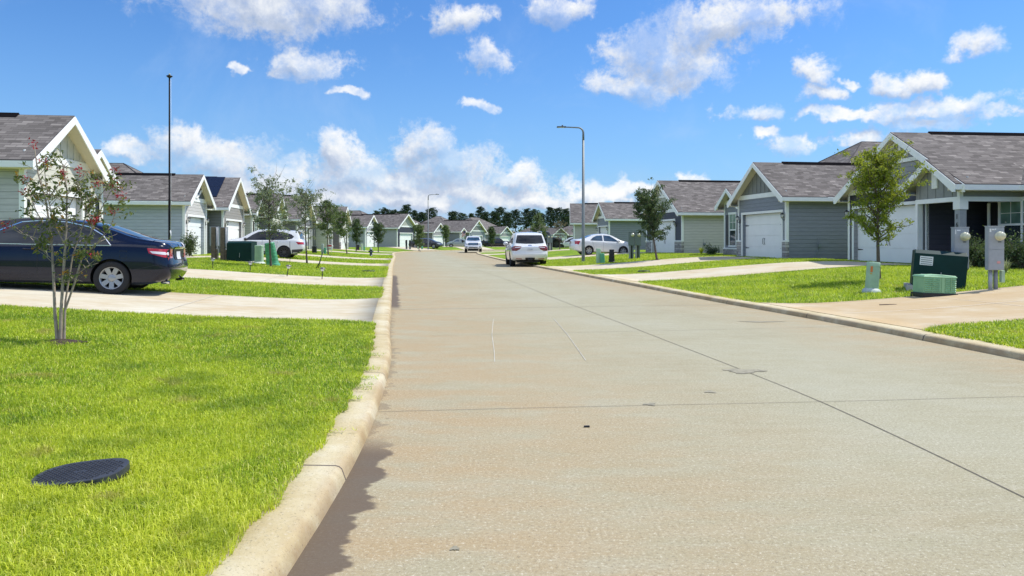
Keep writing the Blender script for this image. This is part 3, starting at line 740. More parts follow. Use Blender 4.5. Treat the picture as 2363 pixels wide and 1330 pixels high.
    if stones:
        for a, b_ in ((-.05, door[0]-jb-.002), (door[1]+jb+.002, W+.05)):
            st = MB(sx); st.box(-.07, .10, a, b_, -.25, .78); st.build('stone_base', stone(), root, bevel=.01)
            cp = MB(sx); cp.box(-.09, .10, a, b_, .78, .86); cp.build('stone_cap', WHITE, root)
    # --- main block
    if main:
        y0, y1, x0, x1 = main
        m = MB(sx)
        for q in (boxes or [(x0, x1, y0, y1)]): m.box(*q, -.25, ze-.006, 0)
        m.build('wall', [sidec], root)
        rm = MB(sx)
        (hip_roof if hipend else gable_roof)(rm, x0, x1, y0, y1, ze, mp, ov-.01)
        r2 = rm.build('roof', SH, root, weld=False)
        if hipend:
            f2 = MB(sx); hip_fascia(f2, x0, x1, y0, y1, ze, mp, ov-.01); f2.build('fascia', [WHITE, SOFFIT], r2, weld=False)
            hc = MB(sx)  # hip caps
            X0, X1, Y0, Y1 = x0-ov, x1+ov, y0-ov, y1+ov; zb = ze-mp*ov+.1
            if (X1-X0) >= (Y1-Y0): h = (Y1-Y0)/2; A = (X0+h, (Y0+Y1)/2, zb+mp*h); B = (X1-h, (Y0+Y1)/2, zb+mp*h)
            else: h = (X1-X0)/2; A = ((X0+X1)/2, Y0+h, zb+mp*h); B = ((X0+X1)/2, Y1-h, zb+mp*h)
            for P_, Q_ in (((X0, Y0, zb), A), ((X0, Y1, zb), A if (X1-X0) >= (Y1-Y0) else B), ((X1, Y0, zb), B if (X1-X0) >= (Y1-Y0) else A), (A, B)):
                hc.tube([Vector(P_).lerp(Vector(Q_), .55 if P_ != A else 0), Q_], .03, 5)
            hc.build('hip_cap', EDGE, r2, weld=False)
    # --- entry gable
    if entry:
        ey, hw, ex, kind = entry    # centre, half wall width, set back, kind
        m = MB(sx); zc = ze-.0
        cb = MB(sx)
        if kind == 'window':
            m.box(ex, ex+4, ey-hw, ey+hw, -.25, ze-.009, 0); m.build('wall', [front], root)
            gm = MB(sx); gm.prism([(ey-hw, ze-.009), (ey+hw, ze-.009), (ey, ze+p*hw-.004)], ex-.002, ex+.15, 'x')
            k = ey-hw+.35
            while k < ey+hw-.2:
                hgt = ze+p*(hw-abs(k-ey))-.05
                if hgt > ze+.1: gm.box(ex-.024, ex-.002, k-.02, k+.02, ze+.02, hgt)
                k += .4
            gm.build('gable', [gcol], root, weld=False)
            cb.box(ex-.03, ex, ey-hw, ey+hw, ze-.07, ze+.15); cb.box(ex-.03, ex+.1, ey-hw-.03, ey-hw, -.1, ze-.02)
            cb.box(ex-.03, ex, ey-hw, ey-hw+.1, -.1, ze-.07); cb.box(ex-.03, ex, ey+hw-.1, ey+hw+.02, -.1, ze-.07); cb.build('trim', WHITE, root, weld=False)
            make_window(root, sx, ex, ey, 1.45, .78, 1.75, shutters=BLACK if detail > 1 else None)
            if stones:
                st = MB(sx); st.box(ex-.07, ex+.1, ey-hw-.01, ey+hw+.03, -.25, .36); st.build('stone_base', stone(), root)
                cp = MB(sx); cp.box(ex-.09, ex+.1, ey-hw-.01, ey+hw+.03, .36, .43); cp.build('stone_cap', WHITE, root)
        rf = MB(sx); gable_roof(rf, ex, ex+3.5, ey-hw, ey+hw, ze, p, ov-.02); r3 = rf.build('roof', SH, root, weld=False)
        fa = MB(sx); gable_fascia(fa, ex, ex+3.0, ey-hw, ey+hw, ze, p, ov-.02); fa.build('fascia', [WHITE, SOFFIT], r3, weld=False)
        s2 = MB(sx); o2 = ov-.02; s2.prism([(ey-hw-o2, ze-p*o2-.005), (ey, ze+p*hw-.005), (ey+hw+o2, ze-p*o2-.005), (ey+hw+o2, ze-p*o2-.03), (ey, ze+p*hw-.03), (ey-hw-o2, ze-p*o2-.03)], ex-.42, ex, 'x')
        s2.build('soffit', SOFFIT, r3, weld=False)
    if extra: extra(root, sx, ze)
    return root

VENTM = plain('ridge_vent_felt', (.012, .011, .012), 1., spec=.0)
S_SAGE = siding('sage_siding', (.50, .485, .455)); S_LSAGE = siding('pale_sage_siding', (.56, .54, .50)); S_BLUEG = siding('slate_siding', (.235, .25, .275))
S_PBLUE = siding('pale_blue_grey_siding', (.44, .465, .51)); S_GREY = siding('grey_siding', (.31, .31, .31)); S_DGRN = siding('dark_green_siding', (.19, .19, .19)); S_MIST = siding('mist_siding', (.38, .39, .41))
S_NAVY = siding('navy_siding', (.045, .045, .062)); S_CREAM = siding('cream_siding', (.62, .6, .5)); S_TAUPE = siding('taupe_siding', (.3, .28, .25))
B_SAGE = plain('sage_board', (.4, .41, .35), .6); B_GREY = plain('grey_board', (.21, .215, .2), .6); B_CREAM = plain('cream_board', (.56, .55, .47), .6)
B_BLUE = plain('blue_grey_board', (.1, .12, .15), .6); B_R1 = plain('stone_grey_board', (.27, .275, .26), .6)
B_DOOR = plain('dark_front_door', (.03, .03, .04), .4)
# ---------------------------------------------------------------- the houses of the street
def r1_extra(root, sx, ze):
    # porch on the near corner: post, beams, boarded wall above, dark entry behind
    m = MB(sx); m.box(-.30, -.16, .0, 2.2, 2.28, ze-.003, 0); m.box(-.16, 1.9, 0.0, .14, 2.28, ze-.003, 0)
    for k in (.36, .77, 1.18, 1.59, 2.0): m.box(-.32, -.30, k-.02, k+.02, 2.29, ze+.66-.66*abs(k-1.18))
    m.prism([(.12, ze-.003), (2.24, ze-.003), (1.18, ze+.64*1.06)], -.298, -.16, 'x')
    m.build('porch_wall', B_R1, root, weld=False)
    b = MB(sx); b.box(-.33, -.14, -.03, 2.2, 2.13, 2.28); b.box(-.14, 2.1, -.03, .16, 2.13, 2.28)
    b.box(-.33, -.30, -.0, .09, 2.28, ze-.08); b.box(-.33, -.2, -.027, 0, 2.28, ze-.08); b.box(-.33, -.14, 2.08, 2.2, -.1, 2.13)
    b.build('porch_beam', WHITE, root, weld=False)
    c = MB(sx); c.box(-.31, -.07, -.01, .23, -.2, 1.86); post = c.build('porch_post', plain('post_board', (.34, .35, .36), .6), root, bevel=.006)
    c = MB(sx); c.box(-.345, -.035, -.045, .265, 1.86, 2.13); c.build('post_cap', WHITE, post, bevel=.006)
    for k, ch in enumerate('163'): text_obj('house_number', ch, .24, (-.322*sx, .11, 1.62-k*.27), (PI/2, 0, -PI/2*sx), BLACK, post)
    n_ = MB(sx); n_.box(.02, 3.36, 2.075, 2.096, -.1, 2.3); n_.box(3.33, 3.38, 1.5, 2.07, -.1, 2.3); n_.build('dark_entry_wall', S_NAVY, root, weld=False)
    # small porch gable roof
    rf = MB(sx); gable_roof(rf, -.30, 2.5, .10, 2.26, ze+.03, .64, .38, ovf=.36); r = rf.build('roof', [shingles(), SOFFIT, EDGE], root, weld=False)
    fa = MB(sx); gable_fascia(fa, -.30, 2.4, .10, 2.26, ze+.03, .64, .38, ovf=.36); fa.build('fascia', [WHITE, SOFFIT], r, weld=False)
    s2 = MB(sx); s2.prism([(-.28, ze-.225), (1.18, ze+.71), (2.64, ze-.225), (2.64, ze-.25), (1.18, ze+.685), (-.28, ze-.25)], -.66, -.30, 'x'); s2.build('soffit', SOFFIT, r, weld=False)
    v = MB(sx); v.box(-.345, -.30, 1.04, 1.32, 2.62, ze+.36)
    for k in range(9): v.box(-.36, -.345, 1.07, 1.29, 2.65+k*.055, 2.68+k*.055)
    v.build('louver_vent', WHITE, root, weld=False)
    f = MB(sx); f.box(-.35, 3.4, -.05, 2.09, -.2, .02); f.build('porch_slab', CONC, root)
    d = MB(sx); d.box(3.36, 3.4, 1.6, 2.05, .02, 2.1); d.build('front_door', B_DOOR, root)
    t = MB(sx); t.box(1.87, 1.9, 1.38, 1.5, 0, 2.14); t.build('trim', WHITE, root)
    make_window(root, sx, 1.9, -.02, 1.38, 1.85, 1.55, double=True, shutters=BLACK)
    st = MB(sx); st.box(1.83, 1.9, -8, 1.36, -.2, .42); st.build('stone_base', stone(), root)
    b = MB(sx)
    for k in range(18):
        yy = 1.2-k*.41
        if -1.2 < yy < 1.15: b.box(1.876, 1.9, yy-.02, yy+.02, 2.3, ze-.3)
        else: b.box(1.876, 1.9, yy-.02, yy+.02, .42, ze-.3)
    b.build('batten_boards', B_R1, root, weld=False)
    s3 = MB(sx)
    for k in range(5):   # a pale star ornament hangs in the dark entry
        a = PI/2+k*2*PI/5; bx_, bz = .09*math.cos(a), .09*math.sin(a); c1 = a+PI/5; c0 = a-PI/5
        s3.face([(.0, 0, 0), (0, .035*math.cos(c0), .035*math.sin(c0)), (-.01, bx_, bz), (0, .035*math.cos(c1), .035*math.sin(c1))])
    o = s3.build('star_ornament', WHITE, root); o.location = (3.33*sx, 1.82, 1.1)
def meters(root, sx, x0):
    m = MB(sx)
    m.tube([(x0+.4, -.05, .95), (x0+.4, -.05, .35), (x0+.15, -.12, .05), (x0-.2, -.25, -.05)], .012, 6); m.box(x0+.43, x0+.55, -.10, -.01, .55, .68)
    m.tube([(x0+2.3, -.09, -.1), (x0+2.3, -.09, .75), (x0+2.35, -.09, .9)], .02, 6); m.box(x0+2.38, x0+2.6, -.22, -.03, .58, .82); m.tube([(x0+2.3, -.09, .86), (x0+2.5, -.1, .9), (x0+2.5, -.1, .8)], .018, 6)
    m.lathe([(0, -.25), (.07, -.24), (.07, -.2), (0, -.2)], (x0+2.49, 0, .7), 'y', 10); m.box(x0+2.05, x0+2.15, -.12, -.01, .52, .64)
    m.build('gas_meter', plain('meter_grey', (.22, .25, .26), .5), root, weld=False)
def r2_extra(root, sx, ze):
    meters(root, sx, 1.1)
    for k, ch in enumerate('1669'): text_obj('house_number', ch, .13, (-.014*sx, 4.66, 1.72-k*.15), (PI/2, 0, -PI/2*sx), BLACK, root)
def solar(root, sx, ze):
    p, W = .66, 5.7; f = MB(sx); base = ze+.1+.07
    for i in range(3):
        for j in range(2):
            x0, y0 = .55+i*1.12, .62+j*1.10
            P = [(x0, y0, base+p*y0), (x0+1.08, y0, base+p*y0), (x0+1.08, y0+1.07, base+p*(y0+1.07)), (x0, y0+1.07, base+p*(y0+1.07))]
            f.mesh([(a, b, c) for a, b, c in P]+[(a, b, c-.04) for a, b, c in P], [(0, 1, 2, 3), (7, 6, 5, 4), (0, 4, 5, 1), (1, 5, 6, 2), (2, 6, 7, 3), (3, 7, 4, 0)])
    f.build('solar_panel', plain('solar_cells', (.010, .012, .024), .25, var=.05), root, weld=False)
def r3_extra(root, sx, ze):
    meters(root, sx, 1.0)
ST = []
ze = 3.08
ST.append(house('cream sided house with cream boarded gable behind the dark blue sedan', -1, -13.0, 19.6, R(6.8), W=3.88, D=7, ze=3.12, front=S_CREAM, sidec=S_SAGE, gcol=B_CREAM, main=(.003, 9.4, 3., 14.), entry=(5.65, 1.12, .8, 'window'), door=(.55, 3.35)))
def l2x(root, sx, ze): pass
ST.append(house('pale blue grey house with small truss gable, standing behind the flagpole', -1, -17.52, 39.4, R(7.4), W=4.15, D=8, ze=3.10, front=S_LSAGE, sidec=S_PBLUE, gcol=B_BLUE, gable='truss', main=(.003, 6.9, .9, 13), door=(.6, 3.65)))
ST.append(house('taupe house with dark solar panels on its roof', -1, -18.47, 47.1, R(7.4), W=5.71, D=8, ze=3.14, front=S_TAUPE, sidec=S_DGRN, gcol=S_TAUPE, gable='plain', main=(.01, 9, 3, 14), extra=solar, entry=(7.3, 1.2, 1.0, 'window'), vent=True))
ST.append(house('dark green sided house whose cream gable shows behind the thin tree by the white crossover', -1, -19.7, 60.3, R(7.4), W=4.9, D=7, ze=3.10, front=S_CREAM, sidec=S_DGRN, gcol=B_CREAM, main=(-5.5, 6.0, 1.6, 14), mp=.45, entry=(-3.2, 1.2, .6, 'window'), stones=True))
ST.append(house('house with wide gable and dark upper boards, left of the first slim oak', -1, -19.9, 68.2, R(4.6), W=7.2, D=7, ze=3.0, p=.6, front=S_DGRN, sidec=S_DGRN, gcol=B_CREAM, gable='wide', main=(.01, 11, 3, 14), door=(1.2, 5.9)))
ST.append(house('dark sided house with white boarded gable and porch posts behind the slim oaks', -1, -19.6, 83.9, R(2.9), W=5.4, D=7, ze=3.12, front=S_CREAM, sidec=S_DGRN, gcol=B_SAGE, main=(-5.0, 9.5, 1.8, 15), mp=.5, entry=(-3.0, 1.2, .5, 'window'), stones=True))
ST.append(house('green sided house with a truss gable behind the round headed small oak', -1, -20.3, 102, R(-9.6), W=4.4, D=8, ze=3.0, front=S_MIST, sidec=S_MIST, gcol=B_BLUE, gable='truss', main=(.01, 9, 6, 17), detail=1))
ST.append(house('mist green house with dark blue panel over its garage, at the bend', -1, -18.0, 115.5, R(-20), W=6.0, D=8, ze=3.24, front=S_NAVY, sidec=S_MIST, gcol=B_SAGE, gable='plain', main=(.01, 9, 5, 16), entry=(7.6, 1.1, .9, 'window'), detail=1))
ST.append(house('hip roofed grey green house with a truss gable behind the far street lamp', -1, -15.68, 146.1, R(-23.3), W=4.9, D=4, ze=3.05, front=S_GREY, sidec=S_DGRN, gcol=B_BLUE, gable='truss', main=(-5.5, 8, 3.0, 15), detail=1))
ST.append(house('grey house with collar braced wide gable right behind the white pickup', -1, -8.9, 154.1, R(-26), W=6.9, D=8, ze=3.2, front=S_BLUEG, sidec=S_GREY, gcol=B_GREY, gable='wide', main=(.01, 11, 5, 17), entry=(-1.6, .9, .8, 'window'), detail=1))
ST.append(house('long hip roofed house with a truss gable above the dark pickup', -1, -2.9, 180.3, R(-35), W=4.8, D=4, ze=3.05, front=S_GREY, sidec=S_GREY, gcol=B_BLUE, gable='truss', main=(-6, 10, 3, 16), detail=1))
ST.append(house('small far grey boarded gable house right of the white suv roof', -1, 10.5, 188, R(-50), W=4.8, D=6, ze=2.9, front=S_GREY, sidec=S_GREY, gcol=B_GREY, main=(-1, 8, 4, 14), detail=1))
ST.append(house('farthest house, low brown roof beside the nearest right hand pine trunks', -1, 18.6, 196, R(-58), W=4.8, D=6, ze=2.8, front=S_TAUPE, sidec=S_TAUPE, gcol=B_GREY, main=(-3, 14, 1.0, 13), mp=.5, detail=1))
# right side
ST.append(house('grey house numbered 163 with dark blue front and a porch on its near corner', 1, 14.93, 24.1, R(6.0), W=7.0, D=9, ze=2.80, p=.57, front=S_NAVY, sidec=S_GREY, gcol=S_GREY, gable='wide', band=S_NAVY, door=(2.35, 6.6), gy0=2.1,
     main=(-9, 7.0-.01, 1.9, 13), mp=.6, boxes=[(1.9, 13, -9, 1.5), (3.4, 13, 1.5, 6.9)], extra=r1_extra, stones=False, lamps='far'))
ST.append(house('slate grey house with boarded gable and white garage door right of the shuttered window', 1, 12.56, 33.7, R(9), W=4.79, D=7, ze=3.0, p=.66, front=S_BLUEG, sidec=S_BLUEG, gcol=B_GREY, door=(.42, 4.3), main=(.004, 9.9, 2.2, 16), mp=.62, entry=(8.0, 1.1, 1.25, 'window'), stones=True, extra=r2_extra))
ST.append(house('sage sided house with dark panel above its garage behind the bushy oak', 1, 10.88, 47.1, R(8.5), W=6.9, D=9, ze=2.80, p=.6, front=S_NAVY, sidec=S_LSAGE, gcol=B_SAGE, gable='wide', band=S_NAVY, door=(1.3, 5.7), main=(.004, 9.5, 8, 17), stones=True, extra=r3_extra))
ST.append(house('blue grey house with truss gable behind the white sedan', 1, 8.98, 68.25, R(8.5), W=4.1, D=9, ze=3.05, front=S_BLUEG, sidec=S_BLUEG, gcol=B_GREY, gable='truss', main=(.004, 10, 5, 16), door=(.5, 3.6)))
ST.append(house('sage house with a long plain roof behind the near street lamp', 1, 6.9, 82, R(-4), W=6.2, D=9, ze=3.0, front=S_SAGE, sidec=S_SAGE, gcol=B_SAGE, gable='plain', main=(.004, 9, 8, 15)))
# ================================================================ VEHICLES
# local frame: +x = forward, y = left, z = up, origin on the ground under the middle
def interp(P, x, smooth=True):
    if x <= P[0][0]: return P[0][1]
    for i in range(len(P)-1):
        if x <= P[i+1][0]:
            x0, y0 = P[i]; x1, y1 = P[i+1]; t = (x-x0)/(x1-x0)
            if not smooth: return y0+(y1-y0)*t
            def sl(j):
                if j <= 0 or j >= len(P)-1: return None
                a = (P[j][1]-P[j-1][1])/(P[j][0]-P[j-1][0]); b = (P[j+1][1]-P[j][1])/(P[j+1][0]-P[j][0])
                return 0 if a*b <= 0 else 2*a*b/(a+b)
            s = (y1-y0)/(x1-x0); m0 = sl(i); m1 = sl(i+1); m0 = s if m0 is None else m0; m1 = s if m1 is None else m1
            h = x1-x0; t2, t3 = t*t, t*t*t
            return (2*t3-3*t2+1)*y0+(t3-2*t2+t)*h*m0+(-2*t3+3*t2)*y1+(t3-t2)*h*m1
    return P[-1][1]
def sstep(a, b, x):
    t = max(0, min(1, (x-a)/(b-a))); return t*t*(3-2*t)
def car_body(sp):
    L = sp['L']/2; hwb = sp['W']/2; top, belt, bot = sp['top'], sp['belt'], sp['bot']
    tum = sp.get('tum', .42); fr = sp.get('front', [(.2, -.1), (.45, 0), (.7, -.05), (1.2, -.12)]); re = sp.get('rear', [(.2, -.08), (.45, 0), (.75, -.03), (1.2, -.1)])
    er, ef = sp.get('endr', .80), sp.get('endf', .74)
    n = 76; xs = [-L*math.cos(PI*i/n)*.35 + (-L+2*L*i/n)*.65 for i in range(n+1)]
    rings = []
    for x in xs:
        dr = (x+L); df = (L-x)
        k = 1.
        for d, e in ((dr, er), (df, ef)):
            q = min(1, d/sp.get('round', .42)); k = min(k, e+(1-e)*(1-(1-q)**2.4)**.5)
        k *= interp(sp['plan'], x) if 'plan' in sp else 1.
        hw = hwb*k; zt = interp(top, x); zs = min(interp(belt, x), zt-.02); zb = interp(bot, x)
        c = zt-zs; rw = max(.1, hw*.95-c*tum-.03)
        H = zs-zb; sh = sp.get('sh', .955)
        P = [(0, zb), (.5*hw, zb), (.86*hw, zb), (.955*hw, zb+.05), (.985*hw, zb+.22*H), (.998*hw, zb+.42*H), (hw, zb+.58*H), (.993*hw, zb+.78*H), (.978*hw, zb+.90*H), (sh*hw, zs-.005)]
        y5, z5 = sh*hw-.012, zs+.006; cr = min(.07, .5*c)
        zr = zt-cr
        for f in (.0, .25, .5, .75, 1.): P.append((y5+(rw-y5)*f + .012*math.sin(PI*f), z5+(zr-z5)*f))
        P += [(rw-.25*cr-.005, zr+.5*(zt-zr)), (rw-.10-.3*cr, zt-.012-.004), (rw*.62, zt-.002), (rw*.3, zt+.004), (0, zt+.006)]
        rings.append((x, P))
    V = []; m = len(rings[0][1])
    for x, P in rings:
        wf, wr_ = sstep(L-.55, L, x), sstep(L-.55, L, -x)
        for s_ in (1, -1):
            for y, z in P: V.append((x + wf*interp(fr, z) - wr_*interp(re, z), s_*y, z))
    F = []
    for i in range(n):
        for s_ in (0, 1):
            for j in range(m-1):
                a, b_ = (i*2+s_)*m+j, ((i+1)*2+s_)*m+j
                F.append((a, a+1, b_+1, b_) if s_ else (a, b_, b_+1, a+1))
    for i in (0, n):
        for j in range(m-1):
            a = (i*2)*m+j; b_ = (i*2+1)*m+j
            F.append((a, a+1, b_+1, b_) if i == 0 else (a, b_, b_+1, a+1))
    me = bpy.data.meshes.new('body'); me.from_pydata(V, [], F)
    bm = bmesh.new(); bm.from_mesh(me); bmesh.ops.remove_doubles(bm, verts=bm.verts, dist=1e-4)
    bmesh.ops.dissolve_degenerate(bm, edges=bm.edges, dist=1e-4); bmesh.ops.recalc_face_normals(bm, faces=bm.faces)
    bvh = BVHTree.FromBMesh(bm); bm.to_mesh(me); bm.free()
    me.materials.append(sp['mat']); me.materials.append(BLACK)
    o = bpy.data.objects.new('body', me); COL.objects.link(o)
    # wheel arches
    cut = MB()
    for wx in sp['wheels']:
        for s_ in (-1, 1):
            r = sp['wr']+sp.get('gap', .045)
            prof = [(0, s_*(hwb-.30)), (r, s_*(hwb-.30)), (r, s_*(hwb+.2)), (0, s_*(hwb+.2))]
            cut.lathe(prof, (wx, 0, sp['wr']+.005), 'y', 40, 1, smooth=False)
    cm = cut.build('cut', [BLACK, BLACK])
    md = o.modifiers.new('b', 'BOOLEAN'); md.operation = 'DIFFERENCE'; md.solver = 'EXACT'; md.object = cm; md.use_self = True
    dg = bpy.context.evaluated_depsgraph_get(); dg.update()
    me2 = bpy.data.meshes.new_from_object(o.evaluated_get(dg)); o.modifiers.clear()
    if len(me2.polygons) > 500: o.data = me2
    bpy.data.objects.remove(cm)
    o.data.polygons.foreach_set('use_smooth', [True]*len(o.data.polygons)); o.data.set_sharp_from_angle(angle=R(38))
    return o, bvh
def patch(name, bvh, poly, view, mat, parent, off=.004, res=.06, edge=.0, th=.0, ms=None):
    """lay a panel with the given outline on the body; view 'L','R' side (x,z), 'F','B' front/back (y,z), 'T' top (x,y)"""
    pts = []
    n = len(poly)
    for i in range(n):
        a, b_ = Vector(poly[i]), Vector(poly[(i+1) % n]); k = max(1, int((b_-a).length/res))
        for j in range(k): pts.append(a+(b_-a)*j/k)
    ne = len(pts); lo = (min(p.x for p in pts), min(p.y for p in pts)); hi = (max(p.x for p in pts), max(p.y for p in pts))
    def inside(q):
        c = False; j = n-1
        for i in range(n):
            xi, yi = poly[i]; xj, yj = poly[j]
            if (yi > q[1]) != (yj > q[1]) and q[0] < (xj-xi)*(q[1]-yi)/(yj-yi)+xi: c = not c
            j = i
        return c
    u = lo[0]+res*.5
    while u < hi[0]:
        v = lo[1]+res*.5
        while v < hi[1]:
            if inside((u, v)) and min((Vector((u, v))-p).length for p in pts[:ne]) > res*.45: pts.append(Vector((u, v)))
            v += res
        u += res
    vv, ee, ff, *_ = geometry.delaunay_2d_cdt([Vector((p.x, p.y)) for p in pts], [(i, (i+1) % ne) for i in range(ne)], [list(range(ne))], 1, 1e-5)
    O = {'L': lambda p: (Vector((p[0], 4, p[1])), Vector((0, -1, 0))), 'R': lambda p: (Vector((p[0], -4, p[1])), Vector((0, 1, 0))),
         'F': lambda p: (Vector((6, p[0], p[1])), Vector((-1, 0, 0))), 'B': lambda p: (Vector((-6, p[0], p[1])), Vector((1, 0, 0))), 'T': lambda p: (Vector((p[0], p[1], 5)), Vector((0, 0, -1)))}[view]
    V = []; last = None
    for p in vv:
        o_, d_ = O(p); h, nn, i_, ds = bvh.ray_cast(o_, d_)
        if h is None:
            h, nn, i_, ds = bvh.find_nearest(o_+d_*3.2) if view in 'LR' else bvh.find_nearest(o_+d_*3.6)
        if nn.dot(d_) > 0: nn = -nn
        V.append(h+nn*off)
    mb = MB(); mb.mesh(V, [tuple(f) for f in ff], 0, True)
    o = mb.build(name, mat, parent, weld=False, recalc=False)
    # orient outward
    me = o.data; d_ = O((0, 0))[1]
    if sum(p.normal.dot(d_)*p.area for p in me.polygons) > 0: me.flip_normals()
    return o
def seam(mb, bvh, P, side, w=.008, off=.002):
    Q = []
    for i in range(len(P)-1):
        a, b_ = Vector(P[i]), Vector(P[i+1]); k = max(1, int((b_-a).length/.08))
        for j in range(k): Q.append(a+(b_-a)*j/k)
    Q.append(Vector(P[-1])); A = []
    for q in Q:
        h, nn, _, _ = bvh.ray_cast(Vector((q.x, side*4, q.y)), Vector((0, -side, 0)))
        if h is None: return
        A.append((h + (nn if nn.y*side > 0 else -nn)*off, nn))
    for i in range(len(A)-1):
        d = (Q[i+1]-Q[i]).normalized(); n2 = Vector((-d.y, 0, d.x))*w/2
        mb.face([A[i][0]-n2, A[i+1][0]-n2, A[i+1][0]+n2, A[i][0]+n2])
def wheel(sp, parent, x, s_):
    r = sp['wr']; W = sp['W']/2; yo = W-.015; tw = sp.get('tw', .215); rr = r*sp.get('rim', .66)
    e = bpy.data.objects.new('wheel', None); COL.objects.link(e); e.parent = parent; e.location = (x, 0, r)
    def Y(v): return s_*v
    ty = MB(); ty.lathe([(rr, Y(yo-tw+.02)), (r*.93, Y(yo-tw)), (r, Y(yo-tw+.03)), (r, Y(yo-.03)), (r*.985, Y(yo-.012)), (r*.93, Y(yo)), (rr+.03, Y(yo-.002)), (rr, Y(yo-.018))], (0, 0, 0), 'y', 36)
    ty.build('tyre', RUBBER, e)
    rm = MB(); rm.lathe([(rr+.002, Y(yo-.015)), (rr-.012, Y(yo-.02)), (rr-.03, Y(yo-.10)), (rr-.04, Y(yo-tw+.03)), (0, Y(yo-tw+.04))], (0, 0, 0), 'y', 32, ms=[0, 0, 1, 1])
    ns = sp.get('spokes', 7); sw = sp.get('sw', .16)
    for k in range(ns):
        a = 2*PI*k/ns+.2
        ca, sa = math.cos(a), math.sin(a)
        def P(rad, t, d): return (rad*ca - t*sa, Y(yo-d), rad*sa + t*ca)
        w0, w1 = rr*sw*1.0, rr*sw*1.25
        v = [P(.03, -w0, .045), P(.03, w0, .045), P(rr-.008, w1, .028), P(rr-.008, -w1, .028), P(.03, -w0, .075), P(.03, w0, .075), P(rr-.008, w1, .06), P(rr-.008, -w1, .06)]
        rm.mesh(v, [(0, 1, 2, 3), (7, 6, 5, 4), (0, 3, 7, 4), (1, 5, 6, 2)], 0)
    rm.lathe([(0, Y(yo-.03)), (.045, Y(yo-.032)), (.075, Y(yo-.042)), (.08, Y(yo-.07))], (0, 0, 0), 'y', 20)
    for k in range(5):
        a = 2*PI*k/5+.5; rm.lathe([(0, Y(yo-.036)), (.009, Y(yo-.037)), (.009, Y(yo-.05))], (.056*math.cos(a), 0, .056*math.sin(a)), 'y', 6, 1)
    rm.build('rim', [sp.get('rimmat', ALLOY), BLACK], e)
TAIL = plain('tail_light_red', (.42, .012, .015), .12, coat=1., var=.15, vscale=20); TAILW = plain('reverse_lens', (.72, .70, .72), .12, coat=1.)
TAILD = plain('dark_tail_light', (.18, .008, .012), .12, coat=1.)
HEADL = plain('headlight_lens', (.55, .57, .6), .1, coat=1., var=.3, vscale=14); CGLASS = glass('car_glass', (.008, .01, .014), .02, .4)
CGLASS2 = glass('sky_lit_glass', (.02, .045, .075), .03, 1.); PLATE = plain('licence_plate', (.72, .73, .76), .4); GRILLE = plain('black_grille', (.015, .015, .016), .5)
CLAD = plain('grey_cladding', (.045, .045, .05), .6); PLATEINK = plain('plate_ink', (.1, .13, .3), .5); AMBER = plain('reflector', (.35, .09, .04), .3)
def vehicle(name, label, cat, sp, loc, rz, tilt=0., detail=2, group=None):
    root = empty(name, loc, 0, label, cat, group); root.rotation_euler = (0, -tilt, rz)
    body, bvh = car_body(sp); body.parent = root; L = sp['L']/2; hw = sp['W']/2
    for view in 'LR':
        for P in sp['side_glass']: patch('side_window', bvh, P, view, sp.get('glass', CGLASS), body, .004)
        if 'chrome_line' in sp:
            m = MB(); seam(m, bvh, sp['chrome_line'], 1 if view == 'L' else -1, .016, .008); m.build('window_trim', CHROME, body, weld=False, recalc=False)
        if detail:
            for P in sp.get('seams', []):
                m = MB(); seam(m, bvh, P, 1 if view == 'L' else -1)
                if m.f: m.build('door_seam', BLACK, body, recalc=False)
        if sp.get('clad'):
            for P in sp['clad']: patch('side_cladding', bvh, P, view, CLAD, body, .008)
        s_ = 1 if view == 'L' else -1
        for hx, hz in sp.get('handles', []):
            h, nn, _, _ = bvh.ray_cast(Vector((hx, s_*4, hz)), Vector((0, -s_, 0)))
            if h: 
                k = MB(); k.tube([(hx-.09, h.y, hz), (hx-.075, h.y+s_*.03, hz), (hx+.075, h.y+s_*.03, hz), (hx+.09, h.y, hz)], .014, 6); k.build('door_handle', sp.get('hmat', sp['mat']), body)
        mx, mz = sp['mirror']; h, nn, _, _ = bvh.ray_cast(Vector((mx, s_*4, mz)), Vector((0, -s_, 0)))
        if h:
            k = MB(); ms_ = sp.get('msize', (.10, .11, .08)); k.lathe([(0, -1), (.5, -.88), (.85, -.5), (1, 0), (.9, .45), (.6, .85), (0, 1)], (0, 0, 0), 'z', 12)
            k.v = [(h.x+q[0]*ms_[0], h.y+s_*(.10+sp.get('mout', 0))+q[1]*ms_[1], mz+.03+q[2]*ms_[2]) for q in k.v]
            k.tube([(h.x, h.y-s_*.03, mz-.01), (h.x, h.y+s_*(.08+sp.get('mout', 0)), mz+.0)], .022, 6); k.build('mirror', sp.get('mmat', sp['mat']), body)
    for P, v in sp['ends']: patch('rear_window' if v == 'B' else 'windscreen', bvh, P, v, sp.get('eglass', CGLASS), body, .004)
    for nm, P, v, mt, *o_ in sp.get('patches', []):
        for k in ((1, -1) if 'mirror2' in o_ else (1,)):
            vv = v
            PP = P
            if 'mirror2' in o_:
                if v in 'LR': vv = 'L' if k > 0 else 'R'
                else: PP = [(a*k, b_) for a, b_ in P]
            patch(nm, bvh, PP, vv, mt, body, .007 if 'high' not in o_ else .011, .05)
    for wx in sp['wheels']:
        for s_ in (1, -1): wheel(sp, root, wx, s_)
    m = MB(); m.box(-L*.75, L*.75, -hw*.62, hw*.62, sp['wr']*.55, interp(sp['bot'], 0)+.08); m.build('underbody', BLACK, root)
    return root, body, bvh

